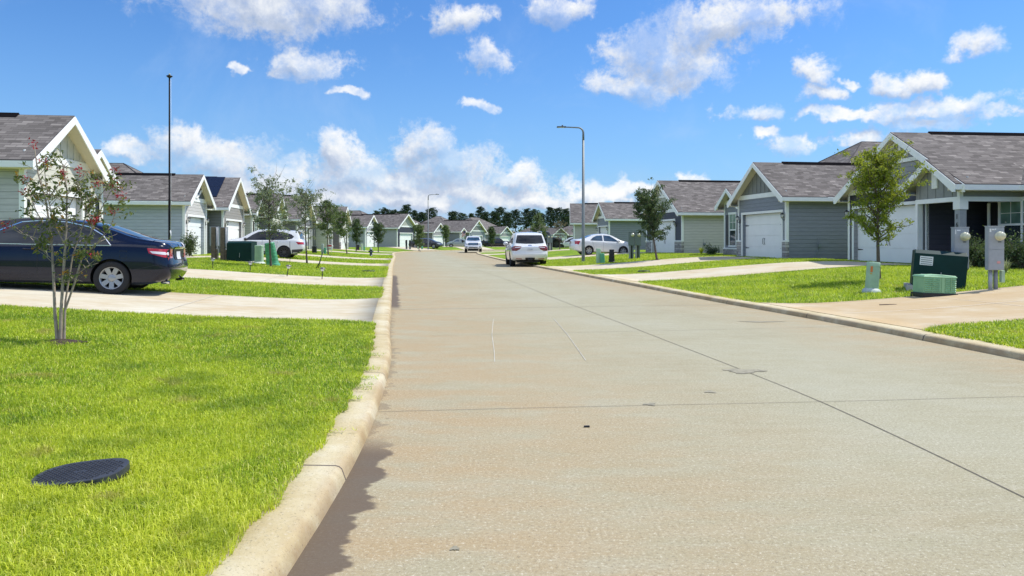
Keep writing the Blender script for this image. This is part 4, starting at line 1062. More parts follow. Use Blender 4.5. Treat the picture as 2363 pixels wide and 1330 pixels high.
NAVYP = paint('dark_navy_paint', (.004, .007, .022), .18, 0.); WHITEP = paint('white_car_paint', (.72, .73, .74), .3); PEARL = paint('pearl_white_paint', (.76, .76, .75), .3)
GREYP = paint('dark_grey_paint', (.05, .052, .062), .3); SILVG = paint('silver_green_paint', (.28, .32, .28), .3, .3); BLACKP = paint('black_blue_paint', (.012, .014, .02), .25)
JEEPP = paint('dark_blue_grey_paint', (.03, .038, .05), .35)

# --- dark navy sedan on the nearest left driveway
sedan = dict(L=4.80, W=1.82, wr=.325, wheels=(-1.36, 1.415), mat=NAVYP, tum=.44,
    top=[(-2.40, .97), (-2.32, 1.055), (-2.2, 1.085), (-1.95, 1.115), (-1.7, 1.16), (-1.3, 1.285), (-.95, 1.385), (-.55, 1.445), (-.1, 1.465), (.3, 1.45), (.65, 1.395), (1.05, 1.235), (1.45, 1.055), (1.75, .985), (2.1, .88), (2.3, .76), (2.40, .6)],
    belt=[(-2.40, .90), (-2.1, .985), (-1.7, .995), (-1.0, .975), (0, .935), (1.0, .90), (1.5, .88), (2.1, .77), (2.4, .54)],
    bot=[(-2.40, .30), (-2.1, .22), (-1.5, .2), (1.5, .19), (2.2, .2), (2.4, .24)],
    rear=[(.2, -.16), (.33, -.05), (.5, .02), (.62, .02), (.68, -.03), (.9, -.05), (1.0, -.01), (1.1, -.03), (1.4, -.1)],
    side_glass=[[(-1.30, .965), (.98, .915), (.62, 1.17), (.32, 1.325), (.02, 1.365), (-.45, 1.36), (-.85, 1.285), (-1.12, 1.14)]],
    chrome_line=[(-1.33, .955), (1.02, .905), (.65, 1.18), (.33, 1.345), (.02, 1.385), (-.45, 1.38), (-.87, 1.30), (-1.15, 1.15), (-1.33, .955)],
    ends=[([(-.52, 1.345), (.52, 1.345), (.62, 1.13), (.55, 1.125), (-.55, 1.125), (-.62, 1.13)], 'B'), ([(-.55, 1.37), (.55, 1.37), (.66, 1.05), (-.66, 1.05)], 'F')],
    seams=[[(-.06, .93), (-.07, .32)], [(-1.0, .9), (-.98, .62), (-.88, .36), (-.6, .28), (.95, .27)], [(1.02, .88), (1.05, .5), (.97, .3)], [(-1.62, .86), (-1.62, .72), (-1.50, .72), (-1.50, .86), (-1.62, .86)], [(-1.72, .5), (-2.0, .56), (-2.25, .63)]],
    handles=[(.1, .84), (-.92, .87)], hmat=NAVYP, mirror=(.86, .96), spokes=7, sw=.17, endr=.76, rimmat=ALLOY,
    patches=[('tail_light', [(-1.98, .93), (-2.39, .915), (-2.43, .73), (-2.35, .74), (-2.02, .83)], 'L', TAIL, 'mirror2'), ('reverse_light', [(-2.03, .875), (-2.33, .86), (-2.34, .80), (-2.08, .832)], 'L', TAILW, 'mirror2', 'high'),
             ('tail_light', [(.50, .92), (.66, .92), (.72, .74), (.50, .74)], 'B', TAIL, 'mirror2'), ('licence_recess', [(-.42, .93), (.42, .93), (.34, .70), (-.34, .70)], 'B', GRILLE),
             ('licence_plate', [(-.16, .87), (.16, .87), (.16, .71), (-.16, .71)], 'B', PLATE, 'high'), ('chrome_bar', [(-.36, .955), (.36, .955), (.36, .925), (-.36, .925)], 'B', CHROME, 'high'),
             ('badge', [(.05*math.cos(a)*1.2, 1.0+.035*math.sin(a)) for a in np.linspace(0, 2*PI, 12, endpoint=False)], 'B', CHROME, 'high'),
             ('round_sticker', [(-.40+.055*math.cos(a), 1.0+.055*math.sin(a)) for a in np.linspace(0, 2*PI, 14, endpoint=False)], 'B', plain('sticker', (.75, .7, .74), .5), 'high'),
             ('headlight', [(1.85, .78), (2.25, .70), (2.3, .6), (1.95, .66)], 'L', HEADL, 'mirror2'), ('grille', [(-.5, .6), (.5, .6), (.45, .35), (-.45, .35)], 'F', GRILLE)])
CX = R(-9)
def place_vehicle(nose_deg): return R(nose_deg)
# rear wheel contact sits at (-7.85, 14.35); the car points into the lot (to the left of the street)
sz = lambda x, y: G(x, y)+.016
a = R(180+12); cx = -7.97+math.cos(a)*1.36 ; cy = 14.35+.80+math.sin(a)*1.36
navy, nb, nbvh = vehicle('sedan', 'dark navy sedan with a round sticker on its boot, on the nearest left driveway', 'car', sedan, (cx, cy, .405), a, R(2.3))
for yy in (-.62, .62):
    m = MB(); m.lathe([(.035, 0), (.035, .16), (.028, .16), (.028, .0)], (-2.36, yy, .26), 'x', 12); m.build('exhaust_tip', CHROME, navy)

# --- white crossover on the third left driveway
cross = dict(L=4.46, W=1.84, wr=.345, wheels=(-1.19, 1.49), mat=WHITEP, tum=.33, round=.36,
    top=[(-2.23, .98), (-2.2, 1.06), (-2.08, 1.12), (-2.0, 1.30), (-1.9, 1.5), (-1.86, 1.56), (-1.5, 1.585), (-.8, 1.635), (-.2, 1.64), (.2, 1.61), (.55, 1.5), (1.05, 1.22), (1.25, 1.125), (1.7, 1.06), (2.0, .98), (2.15, .86), (2.23, .7)],
    belt=[(-2.23, .92), (-2.1, 1.0), (-1.6, 1.07), (-.5, 1.02), (.9, .98), (1.4, .96), (2.0, .86), (2.23, .62)],
    bot=[(-2.23, .42), (-2.0, .3), (-1.5, .24), (1.5, .24), (2.23, .3)], rear=[(.3, -.1), (.55, .0), (.75, .02), (.95, -.03), (1.1, -.05), (1.3, -.0), (1.6, .0)],
    side_glass=[[(-1.62, 1.12), (-1.25, 1.04), (1.0, 1.0), (.55, 1.32), (.25, 1.48), (-.3, 1.525), (-1.1, 1.49), (-1.55, 1.36), (-1.72, 1.24)]],
    ends=[([(-.60, 1.49), (.60, 1.49), (.68, 1.12), (-.68, 1.12)], 'B'), ([(-.55, 1.52), (.55, 1.52), (.68, 1.15), (-.68, 1.15)], 'F')],
    clad=[[(-.76, .40), (1.05, .40), (1.05, .25), (-.76, .25)], [(-1.62, .50), (-2.2, .55), (-2.2, .36), (-1.62, .27)]],
    seams=[[(.0, 1.0), (.0, .42)], [(-.85, 1.02), (-.8, .72), (-.72, .45)], [(1.0, .98), (1.02, .45)]], handles=[(.15, .93), (-.75, .95)], mirror=(.9, 1.02), mmat=BLACK, spokes=9, sw=.10, rimmat=CLAD,
    patches=[('tail_light', [(-1.83, .94), (-2.22, .93), (-2.23, .80), (-1.95, .80)], 'L', TAIL, 'mirror2'), ('tail_light', [(.45, .93), (.85, .93), (.85, .8), (.5, .8)], 'B', TAIL, 'mirror2'),
             ('headlight', [(1.75, .9), (2.15, .83), (2.15, .74), (1.85, .78)], 'L', HEADL, 'mirror2'), ('grille', [(-.6, .8), (.6, .8), (.5, .45), (-.5, .45)], 'F', GRILLE)])
a = R(180+6); rwx, rwy = (652-1181.5)*41.4/1700, 41.4
white_cross, b1, _ = vehicle('crossover', 'white crossover with black wheel arches and roof spoiler, half hidden by a green transformer box', 'car', cross, (rwx+math.cos(a)*1.19, rwy+.82+math.sin(a)*1.19, G(rwx, rwy)+.02), a, R(1))
m = MB()
for s_ in (-1, 1): m.tube([(-1.5, s_*.60, 1.585), (-1.4, s_*.60, 1.64), (-.2, s_*.60, 1.685), (.1, s_*.60, 1.62)], .016, 6)
m.build('roof_rail', BLACK, b1)
m = MB(); m.prism([(-1.8, 1.60), (-2.2, 1.50), (-2.2, 1.47), (-1.85, 1.52)], -.56, .56, 'y'); m.build('spoiler', WHITEP, b1, bevel=.008)

# --- pearl white suv parked by the right kerb, seen from behind
suv = dict(L=5.30, W=2.0, wr=.40, wheels=(-1.42, 1.65), mat=PEARL, tum=.30, round=.5, tw=.28, sh=.94, rim=.68, gap=.06,
    top=[(-2.65, 1.0), (-2.62, 1.12), (-2.5, 1.24), (-2.42, 1.42), (-2.3, 1.68), (-2.22, 1.78), (-2.0, 1.83), (-1.3, 1.87), (-.5, 1.88), (.1, 1.84), (.5, 1.72), (1.1, 1.36), (1.3, 1.27), (1.9, 1.2), (2.3, 1.1), (2.5, .98), (2.65, .8)],
    belt=[(-2.65, .95), (-2.5, 1.12), (-1.8, 1.17), (0, 1.14), (1.2, 1.12), (2.3, 1.0), (2.65, .7)],
    bot=[(-2.65, .40), (-2.3, .32), (2.2, .28), (2.65, .36)], rear=[(.3, -.10), (.45, -.02), (.62, .06), (.72, .06), (.80, -.02), (1.05, -.0), (1.2, -.03), (1.8, .0)], endr=.84,
    side_glass=[[(-2.12, 1.22), (1.05, 1.18), (.6, 1.48), (.25, 1.68), (-.6, 1.74), (-1.8, 1.70), (-2.1, 1.52)]],
    ends=[([(-.66, 1.70), (.66, 1.70), (.76, 1.30), (.70, 1.27), (.3, 1.24), (-.3, 1.24), (-.70, 1.27), (-.76, 1.30)], 'B'), ([(-.62, 1.74), (.62, 1.74), (.78, 1.32), (-.78, 1.32)], 'F')],
    seams=[[(.1, 1.1), (.1, .5)], [(-1.0, 1.1), (-1.0, .8), (-.9, .5)]], handles=[(.3, 1.03), (-.85, 1.05)], hmat=CHROME, mirror=(.95, 1.2), mmat=PEARL, msize=(.12, .14, .12), mout=.05, spokes=6, sw=.14, rimmat=CLAD,
    patches=[('tail_light', [(.44, 1.09), (.80, 1.12), (.90, 1.10), (.90, .86), (.72, .86), (.54, .95)], 'B', TAILD, 'mirror2'), ('tail_light', [(-2.28, 1.06), (-2.62, 1.08), (-2.62, .86), (-2.4, .88)], 'L', TAILD, 'mirror2'),
             ('light_streak', [(.50, 1.05), (.80, 1.05), (.80, 1.02), (.50, 1.03)], 'B', TAILW, 'mirror2', 'high'), ('chrome_bar', [(-.46, 1.11), (.46, 1.11), (.46, 1.07), (-.46, 1.07)], 'B', CHROME, 'high'),
             ('badge', [(.10*math.cos(a_), 1.145+.028*math.sin(a_)) for a_ in np.linspace(0, 2*PI, 14, endpoint=False)], 'B', CHROME, 'high'),
             ('licence_plate', [(-.16, 1.01), (.16, 1.01), (.16, .86), (-.16, .86)], 'B', PLATE, 'high'), ('hitch_recess', [(-.26, .50), (.26, .50), (.26, .33), (-.26, .33)], 'B', GRILLE, 'high'),
             ('reflector', [(.44, .455), (.76, .47), (.76, .43), (.44, .42)], 'B', AMBER, 'mirror2', 'high'), ('diffuser', [(-.78, .38), (.78, .38), (.78, .31), (-.78, .31)], 'B', GRILLE)])
px = .95; py = 39.4+2.65
wsuv, b2, bv2 = vehicle('suv', 'pearl white seven seat suv seen from behind, parked against the right kerb', 'car', suv, (px-.19, py, .0), R(90+4.5), 0)
m = MB()
for s_ in (-1, 1): m.tube([(-1.95, s_*.70, 1.84), (-1.8, s_*.70, 1.90), (-.2, s_*.70, 1.935), (.1, s_*.70, 1.86)], .02, 6)
m.build('roof_rail', CHROME, b2)
text_obj('plate_letters', 'LLR 4867', .075, (-2.705, 0, .935), (PI/2, 0, -PI/2), PLATEINK, b2, .002)
m = MB(); m.box(-2.78, -2.6, -.03, .03, .38, .44); m.tube([(-2.76, 0, .44), (-2.76, 0, .49)], .022, 8); m.box(-2.73, -2.70, -.12, .12, .36, .47); m.build('tow_hitch', BLACK, wsuv)
m = MB()
for s_ in (-1, 1): m.box(-.75, 1.05, s_*.86-.07, s_*.86+.07, .33, .37)
m.build('running_board', CLAD, wsuv)

# --- white pickup facing the camera
pick = dict(L=5.9, W=2.02, wr=.41, wheels=(-1.75, 2.0), mat=WHITEP, tum=.26, round=.32, tw=.29, sh=.93, gap=.08, endf=.88, endr=.95,
    top=[(-2.95, 1.40), (-1.0, 1.42), (-.85, 1.6), (-.78, 1.86), (-.4, 1.94), (.5, 1.95), (.85, 1.86), (1.25, 1.54), (1.45, 1.38), (2.2, 1.34), (2.7, 1.27), (2.88, 1.18), (2.95, 1.05)],
    belt=[(-2.95, 1.30), (-1.0, 1.32), (1.3, 1.25), (2.4, 1.18), (2.95, .95)], bot=[(-2.95, .5), (-1, .46), (2.3, .46), (2.95, .52)], front=[(.45, -.02), (.6, .04), (.74, .04), (.82, -.05), (1.15, -.06), (1.3, -.12)],
    side_glass=[[(-.70, 1.36), (1.15, 1.32), (.75, 1.72), (.45, 1.80), (-.66, 1.78)]],
    ends=[([(-.64, 1.86), (.64, 1.86), (.80, 1.43), (.4, 1.40), (-.4, 1.40), (-.80, 1.43)], 'F'), ([(-.6, 1.8), (.6, 1.8), (.7, 1.5), (-.7, 1.5)], 'B')], eglass=CGLASS2,
    seams=[[(.2, 1.2), (.2, .55)]], handles=[(.35, 1.15)], mirror=(1.0, 1.32), mmat=BLACK, msize=(.09, .13, .17), mout=.22, spokes=8, sw=.1,
    patches=[('grille', [(-.52, 1.17), (.52, 1.17), (.58, 1.1), (.56, .88), (-.56, .88), (-.58, 1.1)], 'F', GRILLE), ('grille_bar', [(-.50, 1.06), (.50, 1.06), (.50, 1.0), (-.50, 1.0)], 'F', CHROME, 'high'),
             ('headlight', [(.64, 1.13), (.93, 1.13), (.93, .92), (.66, .92)], 'F', HEADL, 'mirror2'), ('bumper_intake', [(-.5, .70), (.5, .70), (.5, .60), (-.5, .60)], 'F', GRILLE), ('fog_light', [(.68, .74), (.90, .74), (.90, .63), (.68, .63)], 'F', GRILLE, 'mirror2'),
             ('chrome_bar', [(-.92, .87), (.92, .87), (.92, .80), (-.92, .80)], 'F', CHROME), ('licence_plate', [(-.15, .60), (.15, .60), (.15, .50), (-.15, .50)], 'F', PLATE, 'high')])
vehicle('pickup_truck', 'white pickup truck with a black grille, facing the camera at the bend', 'pickup truck', pick, (-4.62, 84.8+2.95, 0), R(-90+3), 0, detail=1)
m = None
# --- white sedan across the second lot on the right
sed2 = dict(L=4.40, W=1.73, wr=.315, wheels=(-1.22, 1.31), mat=WHITEP, tum=.40, round=.38, glass=CGLASS2, eglass=CGLASS2,
    top=[(-2.20, 1.0), (-2.15, 1.07), (-2.0, 1.10), (-1.65, 1.13), (-1.2, 1.30), (-.85, 1.42), (-.4, 1.50), (0, 1.51), (.4, 1.46), (.8, 1.29), (1.25, 1.07), (1.6, 1.0), (1.95, .88), (2.12, .76), (2.20, .6)],
    belt=[(-2.20, .93), (-1.7, 1.03), (-.8, 1.0), (.5, .95), (1.2, .91), (1.8, .8), (2.2, .54)], bot=[(-2.20, .33), (-1.8, .24), (1.7, .2), (2.2, .24)], rear=[(.2, -.14), (.4, .0), (.6, .02), (.8, -.02), (1.05, -.02), (1.3, -.08)],
    side_glass=[[(-1.15, 1.02), (-.22, 1.0), (-.22, 1.39), (-.6, 1.37), (-.9, 1.24)], [(-.12, 1.0), (1.02, .95), (.62, 1.22), (.35, 1.36), (-.12, 1.40)]],
    ends=[([(-.5, 1.38), (.5, 1.38), (.6, 1.15), (-.6, 1.15)], 'B'), ([(-.52, 1.42), (.52, 1.42), (.62, 1.1), (-.62, 1.1)], 'F')],
    seams=[[(-.17, .98), (-.17, .3)], [(-1.0, .98), (-.85, .55), (-.75, .32)], [(1.05, .92), (1.0, .3)]], handles=[(.0, .88), (-.85, .92)], mirror=(.95, .98), spokes=6, sw=.2, rimmat=ALLOY,
    patches=[('tail_light', [(-1.85, .98), (-2.12, .97), (-2.15, .78), (-1.98, .72)], 'R', TAIL), ('tail_light', [(.5, .97), (.78, .97), (.78, .76), (.6, .74)], 'B', TAIL, 'mirror2'), ('headlight', [(1.65, .84), (2.05, .74), (2.05, .62), (1.75, .7)], 'R', HEADL)])
a = R(12); X2 = (1353-1181.5)*51.6/1700; Y2 = 51.6
vehicle('sedan', 'white sedan with silver six spoke wheels, behind the near street lamp pole', 'car', sed2, (X2+1.22*math.cos(a), Y2+.75+1.22*math.sin(a), G(X2, Y2)+.0), a, R(-1))
# --- far cars
def far_car(base, label, name, cat, mat, x, y, rz, z=None, **kw):
    sp = dict(base); sp['mat'] = mat; sp['side_glass'] = base['side_glass']; sp.update(kw)
    return vehicle(name, label, cat, sp, (x, y, G(x, y)+.02 if z is None else z), rz, 0, detail=0)
far_car(sedan, 'dark grey sedan parked left of the far street lamp pole', 'sedan', 'car', GREYP, (981-1181.5)*106/1700, 107, R(-10), .30)
far_car(sed2, 'silver green sedan parked between the far lamp pole and the white pickup', 'sedan', 'car', SILVG, (1058-1181.5)*124/1700, 125, R(180+5), .25)
pick2 = dict(pick); pick2['mat'] = BLACKP; pick2['patches'] = []; pick2['rimmat'] = CLAD
vehicle('pickup_truck', 'black pickup truck parked between the white pickup and the white suv', 'pickup truck', pick2, ((1143-1181.5)*140/1700, 141, .0), R(12), 0, detail=0)
far_car(cross, 'white crossover just left of the tail of the white sedan', 'crossover', 'car', WHITEP, (1323-1181.5)*98/1700, 98.5, R(180-8), None)
jeep = dict(L=4.6, W=1.85, wr=.47, wheels=(-1.45, 1.5), mat=JEEPP, tum=.16, round=.2, tw=.32, sh=.96, gap=.12, endf=.8, endr=.95, rimmat=CLAD,
    top=[(-2.3, 1.2), (-2.28, 1.9), (-2.1, 2.02), (.2, 2.05), (.5, 1.98), (.85, 1.5), (.95, 1.36), (1.8, 1.3), (2.2, 1.24), (2.3, 1.1)], belt=[(-2.3, 1.15), (.8, 1.28), (1.8, 1.2), (2.3, 1.0)], bot=[(-2.3, .6), (2.3, .6)],
    side_glass=[[(-2.1, 1.4), (-1.2, 1.4), (-1.2, 1.88), (-2.1, 1.88)], [(-1.1, 1.4), (-.25, 1.4), (-.25, 1.88), (-1.1, 1.88)], [(-.17, 1.4), (.72, 1.4), (.45, 1.88), (-.17, 1.88)]],
    ends=[([(-.65, 1.88), (.65, 1.88), (.68, 1.42), (-.68, 1.42)], 'F'), ([(-.65, 1.88), (.65, 1.88), (.68, 1.42), (-.68, 1.42)], 'B')], mirror=(.7, 1.4), mmat=BLACK, handles=[], seams=[], patches=[('headlight', [(.45, 1.12), (.62, 1.12), (.62, .95), (.45, .95)], 'F', HEADL, 'mirror2')])
jr, jb_, jv = vehicle('off_road_vehicle', 'lifted dark blue grey off road vehicle with big tyres behind the grey twin meter post', 'car', jeep, ((1283-1181.5)*91/1700-1.45, 92.4, G(5.2, 91)+.0), R(6), 0, detail=0)
m = MB()
for wx in (-1.45, 1.5):
    for s_ in (-1, 1):
        P = [(wx+.72*math.cos(q), s_*.98, .5+.62*math.sin(q)) for q in np.linspace(.05, PI-.05, 10)]
        m.tube(P, .05, 6)
m.build('fender_flare', BLACK, jr)
# ================================================================ TREES AND PLANTS
def leaf_mat(name, c0, c1, tr=.35):
    if name in MATS: return MATS[name]
    m = bpy.data.materials.new(name); m.use_nodes = True; t = m.node_tree; b = t.nodes['Principled BSDF']; out = t.nodes['Material Output']
    g = N(t, 'ShaderNodeNewGeometry'); c = mixc(t, g.outputs['Random Per Island'], c0, c1)
    t.links.new(c, b.inputs['Base Color']); b.inputs['Roughness'].default_value = .5; b.inputs['Specular IOR Level'].default_value = .3
    tl = N(t, 'ShaderNodeBsdfTranslucent'); t.links.new(mixc(t, .5, c, (min(1, c1[0]*1.6), min(1, c1[1]*1.5), c1[2]*.8)), tl.inputs[0])
    ms = N(t, 'ShaderNodeMixShader'); ms.inputs[0].default_value = tr
    t.links.new(b.outputs[0], ms.inputs[1]); t.links.new(tl.outputs[0], ms.inputs[2]); t.links.new(ms.outputs[0], out.inputs[0])
    MATS[name] = m; return m
BARK = plain('grey_bark', (.12, .095, .075), .9, var=.3, vscale=14, bstr=.6); BARKL = plain('pale_smooth_bark', (.34, .27, .21), .7, var=.3, vscale=9)
LOAK = leaf_mat('oak_leaves', (.07, .115, .045), (.18, .24, .09)); LOAKD = leaf_mat('dark_oak_leaves', (.035, .07, .028), (.11, .16, .065)); LLIME = leaf_mat('sunlit_leaves', (.10, .16, .02), (.33, .38, .05), .45)
LGREY = leaf_mat('grey_green_leaves', (.13, .165, .10), (.28, .33, .21)); LPINE = leaf_mat('pine_needles', (.012, .032, .014), (.05, .085, .03), .15); LMYR = leaf_mat('myrtle_leaves', (.055, .085, .025), (.20, .235, .07), .38)
FLOW = leaf_mat('crimson_flowers', (.22, .01, .02), (.48, .04, .06), .3); FLOWO = leaf_mat('rusty_leaves', (.25, .10, .02), (.45, .28, .05), .4); MULCH = plain('mulch', (.05, .032, .022), .95, var=.5, vscale=20, bstr=1.)
def leaf_quads(P, size, flat=.0, rs=None):
    """P (n,3) centres -> diamond leaves"""
    rs = rs or rng; n = len(P); a = rs.normal(size=(n, 3)); a /= np.linalg.norm(a, axis=1)[:, None]
    b = rs.normal(size=(n, 3)); b -= (a*b).sum(1)[:, None]*a; b /= np.linalg.norm(b, axis=1)[:, None]
    s = size*(.6+.8*rs.random(n))[:, None]
    V = np.stack([P-a*s, P+b*s*.45, P+a*s, P-b*s*.45], 1).reshape(-1, 3)
    return V, np.arange(4*n).reshape(n, 4)
def tree(label, x, y, h, rad, trunk_h, lmat, nb=26, leaves=2600, lsize=.045, lean=(0, 0), tr=.035, group=None, shape='oval', bark=BARK, wispy=0., seed=1, mulch=True, name='tree', z=None, droop=0.):
    rs = np.random.default_rng(seed); rd = random.Random(seed)
    root = empty(name, (x, y, G(x, y) if z is None else z), 0, label, 'tree', group)
    tb = MB(); n = 9; T = []
    for i in range(n+1):
        f = i/n; T.append(Vector((lean[0]*f*h + .02*math.sin(5*f+seed), lean[1]*f*h+.02*math.cos(4*f+seed), f*h*.93)))
    tb.tube(T, [tr*(1.25-.12*i if i < 1 else 1.1-1.0*i/n) + .004 for i in range(n+1)], 7)
    def env(f):   # crown radius at relative height 0..1
        if shape == 'oval': return rad*max(.05, math.sin(PI*min(1, (f*.88+.12)))**.7)
        if shape == 'cone': return rad*(1.05-f)**.75
        if shape == 'vase': return rad*(.45+.6*f)*(1 if f < .8 else (1-f)*3.2+.36)
    segs = []
    for k in range(nb):
        f = (k+.5)/nb; f = f**.9; zz = trunk_h+(h*.92-trunk_h)*f*.97
        i = min(n-1, int(zz/(h*.93)*n)); q = zz/(h*.93)*n-i; p = T[i].lerp(T[i+1], q)
        a = k*2.39996+rd.random()*.6; R_ = env(f)*(.75+.4*rd.random()); up = .35+.9*f+.25*rd.random()-droop
        P = [p]; cur = p.copy(); d = Vector((math.cos(a), math.sin(a), up)).normalized(); L = R_/max(.4, math.hypot(d.x, d.y)); m_ = 5
        for j in range(m_):
            d = (d+Vector((rd.gauss(0, .14), rd.gauss(0, .14), rd.gauss(.03, .12)-droop*.15))).normalized(); cur = cur+d*L/m_; P.append(cur.copy())
        r0 = tr*(.42-.22*f); tb.tube(P, [r0*(1-.8*j/m_)+.002 for j in range(m_+1)], 4, caps=False)
        for j in range(1, m_): segs.append((P[j], P[j+1], .7+.1*j))
        for j in range(1, m_+1):
            for s_ in range(2):
                dd = (Vector((rd.gauss(0, 1), rd.gauss(0, 1), rd.gauss(.25, .7)))).normalized(); l2 = L*(.16+.26*rd.random()); e = P[j]+dd*l2
                mid = P[j].lerp(e, .5)+Vector((rd.gauss(0, .02), rd.gauss(0, .02), .02))
                tb.tube([P[j], mid, e], [.005, .004, .002], 3, caps=False); segs.append((P[j], mid, .8)); segs.append((mid, e, 1.2))
    if wispy:   # bare twigs standing out of the top
        for k in range(int(wispy)):
            p = T[-1 if k % 2 else -3]; a = rd.random()*6.28; d = Vector((.7*math.cos(a), .7*math.sin(a), 1.)); e = p+d*rad*(.5+.5*rd.random())
            mid = p.lerp(e, .5)+Vector((rd.gauss(0, .05), rd.gauss(0, .05), .03)); tb.tube([p, mid, e], [.007, .005, .002], 3, caps=False); segs.append((mid, e, .7))
    tb.build('trunk', bark, root, weld=False, recalc=False)
    A = np.array([s_[0] for s_ in segs]); B = np.array([s_[1] for s_ in segs]); W = np.array([s_[2] for s_ in segs]); W *= np.linalg.norm(B-A, axis=1); W /= W.sum()
    # leaf sprays: clustered, so that gaps remain
    ns = max(60, leaves//14); idx = rs.choice(len(segs), ns, p=W); tt = rs.random((ns, 1)); C = A[idx]*(1-tt)+B[idx]*tt + rs.normal(size=(ns, 3))*rad*.03
    P = np.repeat(C, 14, axis=0) + rs.normal(size=(ns*14, 3))*np.array([1, 1, .7])*lsize*1.35
    V, F = leaf_quads(P, lsize, rs=rs); npmesh('crown', V, F, lmat, parent=root)
    if mulch:
        mm = MB(); Pm = []
        for k in range(18):
            a = 2*PI*k/18; r_ = (.22+.06*math.sin(3*a+seed))*max(1, h/3); Pm.append((r_*math.cos(a), r_*math.sin(a)))
        for k in range(18):
            a, b_ = Pm[k], Pm[(k+1) % 18]; mm.face([(0, 0, .05), (a[0], a[1], .0), (b_[0], b_[1], .0)])
        mm.build('mulch', MULCH, root, recalc=False)
    return root
GT = 'young oaks planted along the left verge'
tree('young oak with full yellow green crown in front of house 163', 9.75, 19.6, 3.5, .88, .95, LLIME, nb=46, leaves=13500, lsize=.034, tr=.045, seed=3)
tree('dense dark oak with a leaning trunk right of the twin meter boxes', 7.5, 38., 3.6, .95, .95, LOAKD, nb=38, leaves=9500, lsize=.05, lean=(-.17, 0), tr=.05, seed=5)
tree('thin grey green oak with wispy bare top beside the tilted green pedestal', -9.9, 30.2, 3.4, 1.12, 1.0, LGREY, nb=32, leaves=5200, lsize=.042, lean=(-.02, 0), wispy=14, tr=.04, seed=8, group=GT)
tree('sparse oak with dark straight trunk right of the white crossover', -10.1, 36.3, 3.8, .85, 1.2, LGREY, nb=26, leaves=3300, lsize=.045, wispy=8, tr=.04, seed=9, group=GT, lean=(-.03, 0))
tree('slim oak rising above the black box and the green pedestals', -13.7, 55, 4.3, .85, 1.1, LOAK, nb=28, leaves=4200, lsize=.06, wispy=5, tr=.045, seed=10, group=GT, lean=(-.03, 0))
tree('oak with a trunk leaning left, right of the slim oak by the sign', -14.3, 64, 3.9, .95, 1.2, LOAK, nb=26, leaves=3600, lsize=.065, lean=(-.2, 0), tr=.045, seed=11, group=GT)
tree('dark upright oak in front of the white porch posts', -16.5, 78, 3.4, .72, .9, LOAKD, nb=26, leaves=3600, lsize=.07, tr=.045, seed=12, group=GT)
tree('small round headed oak left of the dark blue panelled house', -14.9, 82, 3.2, .85, .9, LOAKD, nb=26, leaves=3600, lsize=.075, tr=.045, seed=13, group=GT)
tree('bushy small oak behind the dark grey sedan', -12.2, 96.5, 3.5, .85, .5, LOAK, nb=26, leaves=3400, lsize=.085, tr=.045, seed=14, group=GT)
tree('narrow small oak behind the silver green sedan', -10.0, 113, 3.5, .55, .7, LOAK, nb=22, leaves=2400, lsize=.09, tr=.045, seed=15, group=GT, lean=(-.06, 0))
tree('narrow oak behind the black pickup', -3.5, 127, 3.6, .68, .5, LOAKD, nb=22, leaves=2600, lsize=.1, tr=.05, seed=16)
tree('tall pale green tree showing above the right corner of the white suv', 3.2, 90, 4.6, 1.25, .8, LOAK, nb=30, leaves=4200, lsize=.08, tr=.05, seed=17, shape='cone')
tree('almost bare brown twigged tree in front of the lifted off road vehicle', 4.75, 73, 2.8, .8, .7, leaf_mat('dry_leaves', (.12, .10, .06), (.22, .2, .12)), nb=24, leaves=700, lsize=.05, tr=.035, seed=18)
